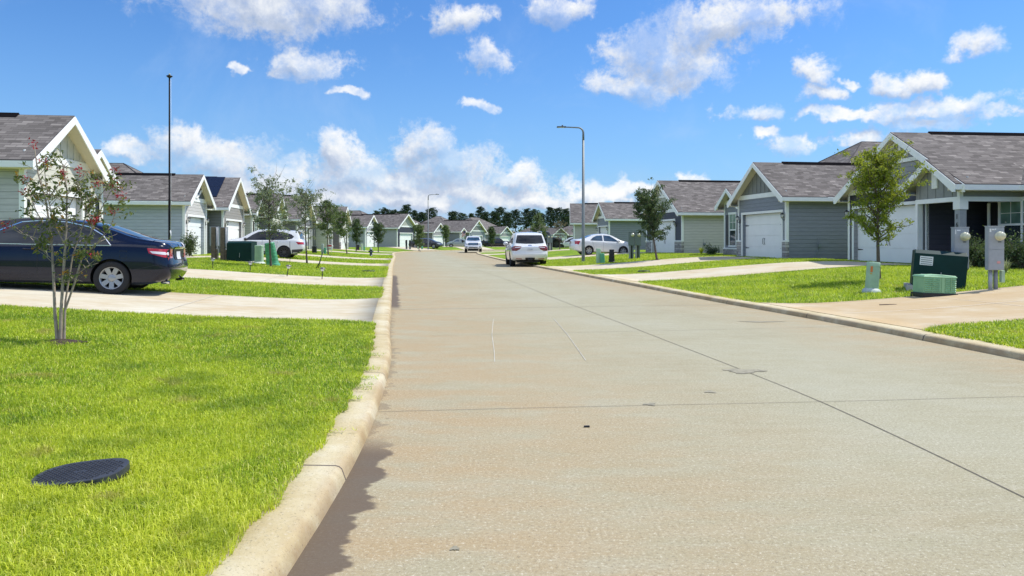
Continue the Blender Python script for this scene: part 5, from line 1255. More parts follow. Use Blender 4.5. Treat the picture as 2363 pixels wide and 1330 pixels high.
# --- crape myrtle on the nearest lawn
def myrtle():
    x, y = -5.12, 8.35; root = empty('crape_myrtle', (x, y, G(x, y)), 0, 'crape myrtle with several pale stems and red flowers on the nearest lawn', 'tree')
    rd = random.Random(4); rs = np.random.default_rng(4); tb = MB(); S = []
    stems = [([(-.03, 0, 0), (-.06, 0, .35), (-.09, .02, .8), (-.12, .03, 1.2), (-.19, .05, 1.6), (-.28, .04, 1.95), (-.33, .05, 2.27)], .026),
             ([(.0, 0, 0), (.01, 0, .4), (.05, -.02, .85), (.07, .0, 1.3), (.05, .04, 1.75), (.0, .05, 2.05)], .028),
             ([(.03, .02, 0), (.04, .02, .38), (.14, .04, .7), (.22, .05, 1.0), (.33, .08, 1.35), (.45, .08, 1.6), (.56, .1, 1.82)], .02),
             ([(.02, .03, 0), (.03, .05, .5), (.08, .1, 1.0), (.20, .15, 1.45), (.30, .2, 1.85)], .018),
             ([(-.11, .02, 1.05), (-.22, -.05, 1.2), (-.38, -.08, 1.25), (-.54, -.1, 1.34)], .010),
             ([(-.13, .03, 1.25), (-.3, .05, 1.5), (-.4, .05, 1.75), (-.44, .05, 1.88)], .010), ([(.07, 0, 1.1), (-.05, -.06, 1.4), (-.1, -.1, 1.8), (-.12, -.1, 2.05)], .012),
             ([(.2, .05, .95), (.42, 0, 1.15), (.6, -.05, 1.35), (.72, -.05, 1.68)], .011), ([(.16, .04, .78), (.35, .0, .92), (.48, -.02, 1.02)], .007), ([(.22, .15, 1.5), (.42, .2, 1.8), (.5, .2, 1.98)], .009),
             ([(.06, 0, 1.5), (.2, .0, 1.75), (.22, .0, 1.98)], .009), ([(-.2, .05, 1.62), (-.05, .1, 1.85), (.02, .1, 2.0)], .008), ([(.05, 0, .7), (.2, -.1, .75), (.34, -.14, .72)], .006), ([(.33, .08, 1.35), (.2, .1, 1.6), (.12, .1, 1.85)], .008),
             ([(-.09, .02, .95), (-.28, .02, 1.12), (-.3, 0, 1.2)], .007)]
    ends = []
    for P, r in stems:
        P = [Vector(p) for p in P]; n = len(P); r *= .72; tb.tube(P, [r*(1-.72*i/(n-1)) for i in range(n)], 8)
        if P[0].z < .1: tb.tube([P[0]-Vector((0, 0, .1)), P[0], P[1]], [r*1.5, r*1.15, r*.9], 8)
        ends.append(P[-1])
        for i in range(n-1):
            if P[i].z < .75 and r > .011: continue
            L = (P[i+1]-P[i]).length
            for k in range(max(2, int(L/.06))):
                p = P[i].lerp(P[i+1], rd.random()); a = rd.random()*6.28; up = rd.uniform(.2, 1.1); d = Vector((math.cos(a), math.sin(a)*.8, up)).normalized(); l2 = rd.uniform(.07, .26); e = p+d*l2
                tb.tube([p, p.lerp(e, .5)+Vector((rd.gauss(0, .01), 0, .01)), e], [.0045, .003, .0015], 4, caps=False); S.append((p, e))
    tb.build('trunk', BARKL, root, weld=False, recalc=False)
    A = np.array([s_[0] for s_ in S]); B = np.array([s_[1] for s_ in S]); ns = 320; i = rs.integers(0, len(S), ns); t_ = .35+.65*rs.random((ns, 1)); C = A[i]*(1-t_)+B[i]*t_
    P = np.repeat(C, 6, axis=0)+rs.normal(size=(ns*6, 3))*.028; V, F = leaf_quads(P, .024, rs=rs); npmesh('crown', V, F, LMYR, parent=root)
    i = rs.integers(0, len(S), 46); C = B[i]; P = np.repeat(C, 5, axis=0)+rs.normal(size=(230, 3))*.02; V, F = leaf_quads(P, .02, rs=rs); npmesh('rusty_leaves', V, F, FLOWO, parent=root)
    for q in [ends[k] for k in (0, 2, 4, 5, 7, 9, 10, 3, 6)]:
        P = np.array(q)+rs.normal(size=(30, 3))*np.array([.026, .026, .028]); V, F = leaf_quads(P, .016, rs=rs); npmesh('flower', V, F, FLOW, parent=root)
    for q in [(.3, .1, 1.02), (.42, 0, 1.42), (.02, 0, 1.95), (-.42, .0, 1.72), (-.02, .1, 1.88), (.6, 0, 1.5), (.36, 0, 1.4)]:
        P = np.array(q)+rs.normal(size=(30, 3))*.022; V, F = leaf_quads(P, .016, rs=rs); npmesh('flower', V, F, FLOW, parent=root)
    mm = MB()
    for k in range(20):
        a, b_ = 2*PI*k/20, 2*PI*(k+1)/20; ra, rb = .2+.05*math.sin(4*a), .2+.05*math.sin(4*b_); mm.face([(0, 0, .07), (ra*math.cos(a)*1.2, ra*math.sin(a), .02), (rb*math.cos(b_)*1.2, rb*math.sin(b_), .02)])
    mm.build('mulch', MULCH, root, recalc=False)
myrtle()
# --- pines beyond the roofs
def pine(seed, h, w):
    rd = random.Random(seed); rs = np.random.default_rng(seed); root = empty('pine_tree', (0, 0, 0)); tb = MB(); tb.tube([(0, 0, 0), (.15, 0, h*.5), (.0, .1, h*.97)], [.22, .15, .04], 6); C = []
    nb = 36
    for k in range(nb):
        f = .5+.5*k/nb; a = k*2.4+rd.random(); sh = (1-((f-.62)/.45)**2 if f > .62 else .55+.45*(f-.5)/.12); r_ = w*max(.22, sh)*(.5+.65*rd.random()); p = Vector((.1, 0, h*f)); e = p+Vector((r_*math.cos(a), r_*math.sin(a), r_*.22+.2*rd.random()))
        tb.tube([p, p.lerp(e, .5)-Vector((0, 0, .1)), e], [.06, .045, .02], 4, caps=False)
        for q in range(3): C.append(p.lerp(e, .5+.25*q)+Vector((rd.gauss(0, .15), rd.gauss(0, .15), rd.gauss(.1, .12))))
    C.append(Vector((0, 0, h))); tb.build('trunk', plain('pine_bark', (.10, .07, .055), .95), root, weld=False, recalc=False)
    C = np.array(C); P = np.repeat(C, 26, axis=0)+rs.normal(size=(len(C)*26, 3))*np.array([.30, .30, .15]); V, F = leaf_quads(P, .2, rs=rs); npmesh('crown', V, F, LPINE, parent=root)
    return root
protos = [pine(31, 12, 2.1), pine(32, 11, 2.8), pine(33, 10, 2.3), pine(34, 12, 1.6)]; used = [0]*4
PL = [(870, 489, 0, 'leftmost pine, low beside the roof ridge left of the far lamp'), (889, 484, 1, 'broad pine second from the left, its top over the brown ridge'), (909, 488, 2, 'low pine between the broad pine and the tall flat topped pine on the left'), (938, 475, 0, 'tallest pine of the left cluster, above the blue panelled house'), (926, 490, 2, 'small pine tucked against the left side of the tallest left pine'), (957, 488, 3, 'slim pine just right of the tallest left pine'), (974, 493, 2, 'low pine left of the far lamp pole'), (995, 484, 1, 'pine crown directly right of the far lamp pole'),
      (1046, 491, 2, 'lone low pine behind the highest hip roof'), (1066, 495, 1, 'low broad pine right of the highest hip roof'), (1088, 495, 3, 'small pine above the collar braced gable'), (1109, 480, 0, 'tall pine above the roof behind the white pickup'), (1121, 493, 2, 'smaller pine on the right shoulder of the pine above the pickup'), (1153, 482, 1, 'widest round headed pine, in the middle of the tree line'), (1140, 492, 2, 'pine leaning on the left side of the widest pine'), (1170, 493, 2, 'pine on the right side of the widest pine'), (1190, 488, 1, 'pine between the widest pine and the pale green tree'), (1216, 484, 0, 'pine above the left side of the white suv'), (1232, 487, 1, 'pine behind the pale green tree, left one'),
      (1249, 494, 3, 'slim pine with sky around it above the right side of the white suv'), (1270, 481, 0, 'tall pine right of the slim pine above the suv'), (1288, 484, 1, 'broad pine left of the last pine before the right hand roofs'), (1306, 484, 0, 'last pine, touching the gable edge of the right hand roofs'), (1322, 488, 2, 'pine half hidden by the right hand sage roof edge')]
for i, (px, py, k, lb) in enumerate(PL):
    Z = 226+(i*37 % 22); o = protos[k] if not used[k] else copy_tree(protos[k]); used[k] = 1
    hh = 1.4+(556-py)*Z/1700; s_ = (hh+.3)/((12, 11, 10, 12)[k]); o.location = ((px-1181.5)*Z/1700, Z, -.3); o.scale = (max(s_, .95), max(s_, .95), s_); o.rotation_euler[2] = i*1.3
    tag(o, lb, 'tree', 'pine trees beyond the houses')
# low far wood behind the pines
rs = np.random.default_rng(77); n = 1500; X = rs.uniform(-75, 60, n); Y = rs.uniform(262, 285, n); H = rs.uniform(1, 1, n)*rs.random(n)**.7*(4.2+1.*np.sin(X*.13)+.6*np.sin(X*.41)); C = np.c_[X, Y, H]
P = np.repeat(C, 22, axis=0)+rs.normal(size=(n*22, 3))*np.array([1.1, 1.1, .7]); V, F = leaf_quads(P, .5, rs=rs)
wd = npmesh('woodland', V, F, LOAKD); tag(wd, 'low dark far wood under the pine crowns', 'woodland', kind='stuff')
# --- shrubs
def shrub(label, x, y, r, h, mat, n=1500, ls=.05, seed=1, group=None, z=None):
    rs = np.random.default_rng(seed); rd = random.Random(seed); root = empty('shrub', (x, y, G(x, y) if z is None else z), 0, label, 'shrub', group); tb = MB(); C = []
    for k in range(22):
        a = rd.random()*6.28; q = rd.random()**.5*r; e = Vector((q*math.cos(a), q*math.sin(a), h*(.35+.6*rd.random()))); tb.tube([(0, 0, 0), e*.5+Vector((0, 0, .05)), e], [.012, .008, .003], 4, caps=False)
        for j in range(4): C.append(e*(1-.18*j)+Vector((rd.gauss(0, .05), rd.gauss(0, .05), rd.gauss(0, .05))))
    tb.build('stem', BARK, root, weld=False, recalc=False); C = np.array(C); m_ = n//len(C)+1
    P = np.repeat(C, m_, axis=0)+rs.normal(size=(len(C)*m_, 3))*np.array([r*.25, r*.25, h*.13]); P[:, 2] = np.abs(P[:, 2]); V, F = leaf_quads(P, ls, rs=rs); npmesh('foliage', V, F, mat, parent=root); return root
GS = 'shrubs in the bed under the double window'
shrub('tall loose shrub at the corner of the pale blue grey house behind the navy sedan', -16.95, 38.7, .38, 1.15, LOAKD, 1500, .05, 21)
for k, (px, Z, h, lb) in enumerate([(2252, 22.6, .95, 'dark shrub just right of the transformer box'), (2276, 22.2, .8, 'dark shrub showing between the two posts of the nearer meter stand'), (2303, 21.9, .75, 'dark shrub right of the nearer meter post legs'), (2332, 21.5, .7, 'dark shrub below the window middle bar'), (2358, 21.0, 1.05, 'tallest dark shrub, cut by the right edge of the photo')]):
    shrub(lb, (px-1181.5)*Z/1700, Z, .42, h, LOAKD, 1500, .04, 40+k, GS)
rs = np.random.default_rng(5)
def tuft(label, x, y, h, n, mat, seed, name='grass_tuft'):
    rs = np.random.default_rng(seed); mb = MB()
    for k in range(n):
        a = rs.random()*6.28; t_ = .25+.6*rs.random(); d = Vector((math.cos(a)*t_, math.sin(a)*t_, 1)).normalized(); w_ = Vector((-math.sin(a), math.cos(a), 0))*.008; e = d*h*(.7+.4*rs.random()); mid = e*.55+Vector((0, 0, h*.1)); e = e-Vector((0, 0, h*.15*t_*2))
        mb.face([-w_, w_, mid+w_, mid-w_]); mb.face([mid-w_, mid+w_, e])
    o = mb.build(name, mat, None, weld=False, recalc=False, loc=(x, y, G(x, y))); tag(o, label, 'plant'); return o
tuft('spiky pale grass tuft in the bed behind the nearer meter post', (2320-1181.5)*19.2/1700, 19.2, .5, 60, leaf_mat('tuft_leaves', (.2, .24, .12), (.4, .42, .26)), 2)
tuft('spiky grass tuft left of the shrubs, behind the transformer box', (2232-1181.5)*20.6/1700, 20.6, .4, 40, MATS['tuft_leaves'], 3)
tuft('loose yellow green tuft at the foot of the sage side wall', (1618-1181.5)*44.4/1700, 44.4, .6, 70, LLIME, 6)
shrub('small dark shrub under the shuttered window bay of the slate grey house', (1645-1181.5)*42.2/1700, 42.2, .4, .6, LOAKD, 900, .04, 61)
# mulch bed under the double window
mb = MB(); pts = [(12.6, 23.4), (13.9, 23.6), (16.5, 23.9), (16.6, 17), (15.1, 17.2), (13.7, 20.4)]
for i in range(1, len(pts)-1): mb.face([(p[0], p[1], G(*p)+.025) for p in (pts[0], pts[i], pts[i+1])])
tag(mb.build('mulch_bed', MULCH, recalc=False), kind='structure')
# ================================================================ STREET FURNITURE AND UTILITIES
GALV = plain('galvanised_grey', (.36, .375, .40), .45, .2, var=.06); METERG = plain('meter_box_grey', (.33, .35, .38), .5); METERT = plain('teal_grey_box', (.15, .19, .185), .5)
DOME = plain('meter_dome', (.62, .60, .42), .12, coat=.8); LTGREEN = plain('pale_green_plastic', (.24, .45, .25), .5, var=.12, vscale=5); PALEP = plain('pale_pedestal', (.38, .52, .36), .5, var=.12, vscale=5)
TEALP = plain('green_pedestal', (.10, .36, .20), .5, var=.12, vscale=5); TXG = plain('transformer_green', (.008, .034, .032), .5, spec=.15, var=.15, vscale=3); WOODP = plain('weathered_wood', (.17, .125, .09), .9, var=.35, vscale=7, bstr=.5)
STICK = plain('white_sticker', (.75, .76, .76), .5, var=.0); INK = plain('sticker_ink', (.12, .13, .14), .6); ORANGE = plain('orange_sticker', (.75, .2, .04), .5); LAMPP = plain('lamp_pole_paint', (.20, .215, .21), .5, .3, var=.1, vscale=2); DARKG = plain('far_dark_box', (.012, .014, .016), .5)
def obj_on(px, Z): return (px-1181.5)*Z/1700
def meter_post(label, x, y, h=1.34, w=.36, bh=.92, mats=(METERG, GALV), legs='pair', rz=0., group=None, dome=True, wood=False, n=1):
    root = empty('meter_post', (x, y, G(x, y)), rz, label, 'meter post', group)
    for k in range(n):
        x0 = (k-(n-1)/2)*(w+.02)
        b = MB(); b.box(x0-w/2, x0+w/2, -.13, -.01, h-bh, h); b.box(x0-w/2-.008, x0+w/2+.008, -.14, .0, h, h+.02); b.box(x0-w/2+.01, x0+w/2-.004, -.138, -.13, h-bh*.52, h-.02); b.box(x0-w/2+.01, x0+w/2-.004, -.136, -.13, h-bh+.02, h-bh*.53)
        bx = b.build('meter_box', mats[0], root, bevel=.006)
        if dome:
            d = MB(); rr = .088 if w > .3 else .07; d.lathe([(rr+.012, -.138), (rr+.012, -.16), (rr, -.162), (rr, -.21), (rr*.85, -.245), (rr*.4, -.262), (0, -.264)], (x0+.06, 0, h-bh*.21), 'y', 24); d.build('meter', DOME, bx)
            s_ = MB(); s_.box(x0+.03, x0+.10, -.142, -.138, h-bh*.36, h-bh*.335); s_.build('meter_tag', INK, bx)
        if legs == 'pair':
            for q, mt in ((-.055, GALV), (.055, plain('grey_conduit', (.22, .23, .24), .6))):
                l = MB(); l.tube([(x0+q, -.02, -.15), (x0+q, -.02, h-bh+.03)], .042, 12); l.build('leg', mt, root)
        else:
            for q in (-.085, .085):
                l = MB(); l.box(x0+q-.045, x0+q+.045, -.03, .05, -.15, h-bh+.02); l.build('leg', GALV if q < 0 else METERT, root, bevel=.005)
            l = MB(); l.box(x0-.035, x0+.035, -.06, -.02, -.15, h-bh+.01); l.build('conduit', BLACK, root)
    if wood:
        for s_ in (0,):
            l = MB(); l.box(-.10, .09, -.19, -.145, -.15, h); l.build('post', WOODP, root, bevel=.004); l = MB(); l.box(.09, .17, -.17, -.12, -.15, .50); l.build('post', WOODP, root)
            l = MB(); l.tube([(.15, -.16, h), (.15, -.16, h-bh), (.20, -.14, h-bh-.18), (.20, -.12, -.1)], .022, 8); l.build('conduit', GALV, root); 
    return root
m1 = meter_post('grey meter post with two legs and a round cream meter, nearest the right edge', obj_on(2290, 15.8), 15.8, h=1.35, w=.335)
s_ = MB(); s_.box(-.15, -.115, -.1425, -.138, 1.24, 1.31); s_.box(-.10, -.05, -.1425, -.138, 1.28, 1.305); s_.box(-.04, -.01, -.1425, -.138, 1.285, 1.31); s_.build('sticker', STICK, m1); s_ = MB(); s_.box(.01, .08, -.142, -.138, .57, .62); s_.build('warning_label', plain('red_label', (.65, .3, .28), .5), m1)
c = MB(); c.box(.16, .235, -.06, .02, .16, .42); c.build('junction_box', PALEP, m1, bevel=.015)
m2 = meter_post('grey meter post standing behind the leaning dark green transformer', obj_on(2211, 16.8), 16.8, h=1.34, w=.335)
s_ = MB(); s_.box(-.15, -.13, -.1425, -.138, 1.20, 1.30); s_.box(-.11, -.03, -.1425, -.138, 1.27, 1.295); s_.build('sticker', STICK, m2); s_ = MB(); s_.box(.01, .08, -.142, -.138, .47, .51); s_.build('warning_label', plain('red_label', (.65, .3, .28), .5), m2)
def transformer(label, x, y, rz, w=1.05, d=.85, h=.85, roll=0., pad=True, sticker=True):
    root = empty('transformer', (x, y, G(x, y)), rz, label, 'transformer'); root.rotation_euler = (0, roll, rz)
    b = MB(); W = w/2
    b.prism([(-d/2, -.02), (d/2, -.02), (d/2, h), (-d/2+.16, h+.02), (-d/2+.02, h-.06)], -W, W, 'x'); body = b.build('cabinet', TXG, root, bevel=.012)
    b = MB(); b.box(-W-.015, W+.015, -d/2-.012, -d/2+.01, .03, h*.93); b.build('door', TXG, body, bevel=.008)
    b = MB(); b.box(.02, .035, -d/2-.03, -d/2-.012, h*.3, h*.45); b.tube([(.03, -d/2-.05, h*.3), (.03, -d/2-.05, h*.22)], .012, 6); b.build('lock', GALV, body)
    if sticker:
        b = MB(); b.box(-W+.10, -W+.36, -d/2-.0165, -d/2-.012, h-.32, h-.12); s_ = b.build('sticker', STICK, body)
        b = MB()
        for k in range(4): b.box(-W+.12, -W+.34, -d/2-.0185, -d/2-.0165, h-.30+k*.045, h-.285+k*.045)
        b.build('sticker_text', INK, s_)
        b = MB(); b.box(-W+.14, -W+.28, -d/2-.0165, -d/2-.012, .26, .31); b.build('sticker', plain('faded_label', (.4, .45, .42), .6), body)
    if pad:
        b = MB(); b.box(-W-.12, W+.1, -d/2-.1, d/2+.08, -.2, .035); b.build('pad', CONC, root, bevel=.01)
    return root
transformer('leaning dark green transformer cabinet with a white sticker on the right lawn', obj_on(2160, 16.9), 16.9, R(-24), w=1.02, d=.8, h=.83, roll=R(4.5))
def pedestal(label, x, y, h, w, mat, group=None, tilt=(0, 0), base=True, ribs=0, rnd=True, cat='pedestal', name='utility_pedestal'):
    root = empty(name, (x, y, G(x, y)), 0, label, cat, group); root.rotation_euler = (tilt[1], tilt[0], 0); b = MB()
    r = w/2
    def ring(k, z): return [(k*r*math.copysign(abs(math.cos(a))**.55, math.cos(a)), k*r*.85*math.copysign(abs(math.sin(a))**.55, math.sin(a)), z) for a in np.linspace(0, 2*PI, 20, endpoint=False)]
    prof = [(1.02, -.1), (1.0, .05), (.96, h-.10), (1.0, h-.098), (1.0, h-.02), (.9, h), (.0, h+.006)]
    if ribs: prof = [(1.35, -.1), (1.3, .06)] + [q for k in range(ribs) for q in ((1.12-.22*k/ribs, .08+(h-.15)*k/ribs), (1.12-.22*k/ribs, .08+(h-.15)*(k+.7)/ribs), (1.0-.22*k/ribs, .08+(h-.15)*(k+.75)/ribs))] + [(.92, h-.05), (.8, h), (0, h)]
    for i in range(len(prof)-1):
        A, B = ring(*prof[i]), ring(*prof[i+1]); n = 20; b.mesh(A+B, [(j, (j+1) % n, n+(j+1) % n, n+j) for j in range(n)], 0, True)
    o = b.build('housing', mat, root); o.data.set_sharp_from_angle(angle=R(35))
    if base and not ribs:
        b = MB(); b.lathe([(r*1.0, .10), (r*1.35, .07), (r*1.6, .0), (r*1.6, -.1)], (0, 0, 0), 'z', 16); b.build('base_flange', plain('pale_flange', (.5, .55, .5), .6), root)
    return root
p_ = pedestal('pale green telephone pedestal with an orange sticker, left of the transformer', obj_on(2011, 16.9), 16.9, .70, .27, PALEP, tilt=(R(4), 0))
s_ = MB(); s_.box(-.115, -.065, -.122, -.117, .47, .60); s_.build('sticker', ORANGE, p_)
s_ = MB(); s_.box(-.118, -.075, -.123, -.118, .42, .45); s_.build('sticker', plain('yellow_sticker', (.6, .4, .1), .5), p_)
# louvred light green box on a black base
x, y = obj_on(2154, 15.5), 15.5; root = empty('louvred_box', (x, y, G(x, y)), R(4), 'light green louvred box on a black base, in front of the transformer', 'utility box'); root.rotation_euler = (0, R(2), R(4))
b = MB(); b.box(-.37, .39, -.22, .22, -.12, .07); b.build('base', BLACK, root, bevel=.01)
b = MB(); b.box(-.34, .36, -.19, .19, .07, .42); b.mesh([(-.36, -.21, .40), (.38, -.21, .40), (.38, .21, .40), (-.36, .21, .40), (-.33, -.18, .44), (.04, -.18, .46), (.35, -.18, .44), (.35, .18, .44), (.04, .18, .46), (-.33, .18, .44)], [(0, 1, 6, 5, 4), (4, 5, 8, 9), (5, 6, 7, 8), (1, 2, 7, 6), (2, 3, 9, 8, 7), (3, 0, 4, 9), (0, 3, 2, 1)]); bb = b.build('housing', LTGREEN, root, bevel=.008)
b = MB()
for k in range(7):
    for a0, a1 in ((-.33, -.17), (-.15, .0), (.12, .22), (.26, .35)): b.prism([(-.19, .105+k*.042), (-.212, .11+k*.042), (-.19, .132+k*.042)], a0, a1, 'x')
b.box(-.165, -.155, -.205, -.19, .08, .40); b.box(.235, .25, -.205, -.19, .08, .40); b.box(.04, .1, -.20, -.19, .08, .40); b.build('louvres', LTGREEN, bb, weld=False)
# left lawn group
meter_post('left one of the two wooden meter posts beside the dark transformer', obj_on(496, 33.8), 33.8, h=1.5, w=.38, bh=.85, mats=(METERG, GALV), wood=True, dome=False, group='wooden meter posts on the left lawn', rz=0)
meter_post('right one of the two wooden meter posts, touching the dark transformer', obj_on(517, 33.6), 33.6, h=1.5, w=.38, bh=.85, mats=(METERG, GALV), wood=True, dome=False, group='wooden meter posts on the left lawn', rz=0)
transformer('upright black green transformer cabinet between meter posts and pale pedestal on the left lawn', obj_on(559, 33.2), 33.2, R(2), w=1.06, d=.85, h=.92, sticker=False)
pedestal('pale green round pedestal right beside the dark transformer on the left lawn', obj_on(598, 32.4), 32.4, .82, .36, PALEP)
pedestal('green ribbed pedestal leaning left behind the thin oak trunk', obj_on(630, 31.6), 31.6, 1.0, .44, TEALP, tilt=(R(-9), 0), ribs=6)
def stake(label, pts, r, mat, name='stake', cat='stake'):
    b = MB(); x, y = pts[0][0], pts[0][1]; b.tube([(p[0]-x, p[1]-y, p[2]) for p in pts], r, 6); o = b.build(name, mat, None, loc=(x, y, G(x, y))); tag(o, label, cat); return o
X = obj_on(669, 35); stake('thin dark upright stake in front of the white crossover rear wheel', [(X, 35, -.1), (X, 35, 1.06)], .013, DARKG)
X = obj_on(727, 31.5); stake('leaning dark stake near the end of the path lights, right of the straight trunked oak', [(X, 31.5, -.05), (X+.18, 31.5, .25), (X+.36, 31.6, .85)], .022, plain('dark_green_metal', (.02, .05, .03), .5))
X = obj_on(733, 31.9); stake('shorter dark stake crossing the leaning one', [(X, 31.9, -.05), (X+.12, 31.9, .35), (X+.26, 31.7, .72)], .018, MATS['dark_green_metal'])
# solar path lights
def path_light(first=None):
    root = empty('path_light', (0, 0, 0)); b = MB(); b.tube([(0, 0, -.05), (0, 0, .24)], .012, 8); b.build('stem', BLACK, root)
    b = MB(); b.lathe([(.02, .24), (.045, .25), (.055, .31), (.02, .31)], (0, 0, 0), 'z', 12); b.build('lamp_glass', LAMPGLASS, root)
    b = MB(); b.lathe([(.085, .31), (.088, .32), (.04, .345), (0, .35)], (0, 0, 0), 'z', 14); b.lathe([(0, .308), (.085, .31)], (0, 0, 0), 'z', 14); b.build('cap', plain('cap_bronze', (.2, .19, .17), .4, .5), root); return root
pl = path_light()
for i, (px, Z, tl, lb) in enumerate([(491, 25.6, 0, 'path light farthest left, below the wooden meter posts'), (577, 25.1, R(2), 'second path light, in front of the dark transformer'), (662, 24.4, R(10), 'third path light, leaning right, right of the thin wispy oak'), (743, 23.9, R(3), 'fourth path light, nearest the street')]):
    o = pl if i == 0 else copy_tree(pl); X = obj_on(px, Z); o.location = (X, Z, G(X, Z)); o.rotation_euler = (0, tl, 0); o.scale = (1.15, 1.15, 1.15); tag(o, lb, 'path light', 'solar path lights along the driveway')
# flagpole
X = obj_on(391, 27); root = empty('flagpole', (X, 27, G(X, 27)), 0, 'tall bare black flagpole with a gold topped finial behind the navy sedan', 'flagpole')
b = MB(); b.tube([(0, 0, -.1), (0, 0, .55), (0, 0, .56), (0, 0, 2.4), (0, 0, 2.41), (0, 0, 6.85)], [.05, .05, .042, .04, .034, .026], 14); b.build('pole', plain('flagpole_black', (.006, .006, .007), .7, spec=.15), root)
b = MB(); b.lathe([(0, 6.84), (.05, 6.85), (.11, 6.9), (.11, 6.915), (.045, 6.95), (.0, 6.955)], (0, 0, 0), 'z', 16); b.build('finial_cap', BLACK, root)
b = MB(); b.lathe([(0, 6.95), (.03, 6.965), (.03, 6.99), (0, 7.01)], (0, 0, 0), 'z', 12); b.build('finial_ball', plain('gold_ball', (.6, .55, .25), .3, .5), root)
b = MB(); b.tube([(.045, -.02, .9), (.075, -.02, 3.5), (.06, -.02, 6.8)], .005, 4); b.tube([(.045, -.02, .95), (.07, -.04, 1.1), (.05, -.03, 1.25)], .02, 6); b.build('rope', STICK, root)
# street lamps
def street_lamp(label, x, y, arm, h=7.75, group='street lamps'):
    root = empty('street_lamp', (x, y, G(x, y)), 0, label, 'street lamp', group); b = MB(); b.tube([(0, 0, -.2), (0, 0, 0), (0, 0, h-.75)], [.105, .10, .062], 14); b.lathe([(.14, -.05), (.14, .03), (.10, .04)], (0, 0, 0), 'z', 12); b.build('pole', LAMPP, root)
    b = MB(); s_ = arm; P = [(0, 0, h-.78), (0, 0, h-.35)] + [(s_*(.32-.32*math.cos(q)), 0, h-.35+.30*math.sin(q)) for q in np.linspace(.15, PI/2, 6)] + [(s_*1.05, 0, h-.02)]
    b.tube(P, [.066, .062, .058, .055, .05, .046, .043, .04, .034], 10); b.build('arm', LAMPP, root)
    b = MB(); b.box(min(s_*1.0, s_*1.52), max(s_*1.0, s_*1.52), -.13, .13, h-.05, h+.02); hd = b.build('lamp_head', plain('lamp_head_grey', (.12, .125, .13), .5), root, bevel=.02)
    b = MB(); b.lathe([(.04, h+.02), (.045, h+.09), (0, h+.1)], (s_*1.2, 0, 0), 'z', 10); b.build('photocell', BLACK, hd)
    b = MB(); b.box(min(s_*1.1, s_*1.45), max(s_*1.1, s_*1.45), -.09, .09, h-.056, h-.05); b.build('lens', LAMPGLASS, hd)
street_lamp('near street lamp, arm pointing left, in front of the white sedan', obj_on(1346, 42.3), 42.3, -1)
street_lamp('far street lamp, arm pointing right, at the bend beside the dark grey sedan', -11.75, 103.3, 1)
# right side mid group
meter_post('twin meter boxes with cream meters on square posts left of the dense dark oak', obj_on(1464, 41.2), 41.2, h=1.5, w=.34, bh=.75, mats=(METERT, GALV), legs='square', n=2)
pedestal('tall pale green pedestal right of the near street lamp', obj_on(1381, 38.9), 38.9, .80, .25, PALEP, base=False)
pedestal('short green pedestal leaning against the tall pale green one', obj_on(1391, 38.7), 38.7, .54, .24, TEALP, base=False, tilt=(R(-4), 0))
pedestal('black pedestal in front of the white sedan doors', obj_on(1411.5, 38.9), 38.9, .70, .28, DARKG, ribs=3)
meter_post('far twin grey meter boxes right behind the white suv', obj_on(1268.5, 72), 72, h=1.5, w=.27, bh=.75, mats=(METERT, METERT), legs='square', n=2)
# left far group
pedestal('black box pedestal under the slim oak, right of the white crossover', obj_on(725.5, 58), 58, .55, .36, DARKG, base=False)
pedestal('tall pale grey pedestal right of the black box pedestal', obj_on(744, 58), 58, .78, .22, plain('pale_grey_plastic', (.4, .45, .42), .5), base=False)
pedestal('short green pedestal right of the tall pale grey pedestal', obj_on(750, 57.6), 57.6, .5, .2, TEALP, base=False)
pedestal('black pedestal beyond the fire hydrant, behind the dark upright oak', obj_on(826, 86), 86, .62, .34, DARKG, base=False)
pedestal('pale pedestal left of the round headed oak', obj_on(835, 86), 86, .80, .28, PALEP, base=False)
pedestal('low green pedestal touching the far pale pedestal', obj_on(840.5, 85.5), 85.5, .5, .22, TEALP, base=False)
pedestal('pale pedestal in front of the dark grey sedan front wheel', obj_on(966, 99.5), 99.5, .7, .24, PALEP, base=False, z=None) if False else pedestal('pale pedestal beside the rear wheel of the dark grey sedan', obj_on(965, 103.5), 103.5, .72, .26, PALEP, base=False)
pedestal('short green pedestal between the pale pedestal and the far lamp pole', obj_on(974, 103.5), 103.5, .45, .26, TEALP, base=False)
meter_post('left one of the far dark meter posts beside the dark grey sedan', obj_on(938, 101), 101, h=1.25, w=.24, bh=.8, mats=(DARKG, DARKG), dome=False, legs='square', group='far dark meter posts')
meter_post('right one of the far dark meter posts beside the dark grey sedan nose', obj_on(946, 101), 101, h=1.25, w=.24, bh=.8, mats=(DARKG, DARKG), dome=False, legs='square', group='far dark meter posts')
# yard sign
X = obj_on(760, 58.5); root = empty('yard_sign', (X, 58.5, G(X, 58.5)), R(-10), 'small white yard sign with red lettering beside the slim oak trunk', 'sign')
b = MB(); b.box(-.24, .24, -.01, .01, .35, .78); b.build('board', STICK, root)
b = MB(); b.box(-.2, .2, -.014, -.01, .6, .74); b.box(-.16, .16, -.014, -.01, .42, .46); b.build('lettering', plain('red_ink', (.6, .05, .05), .6), root)
for q in (-.18, .18):
    b = MB(); b.tube([(q, 0, -.1), (q, 0, .78)], .012, 6); b.build('leg', STICK, root)
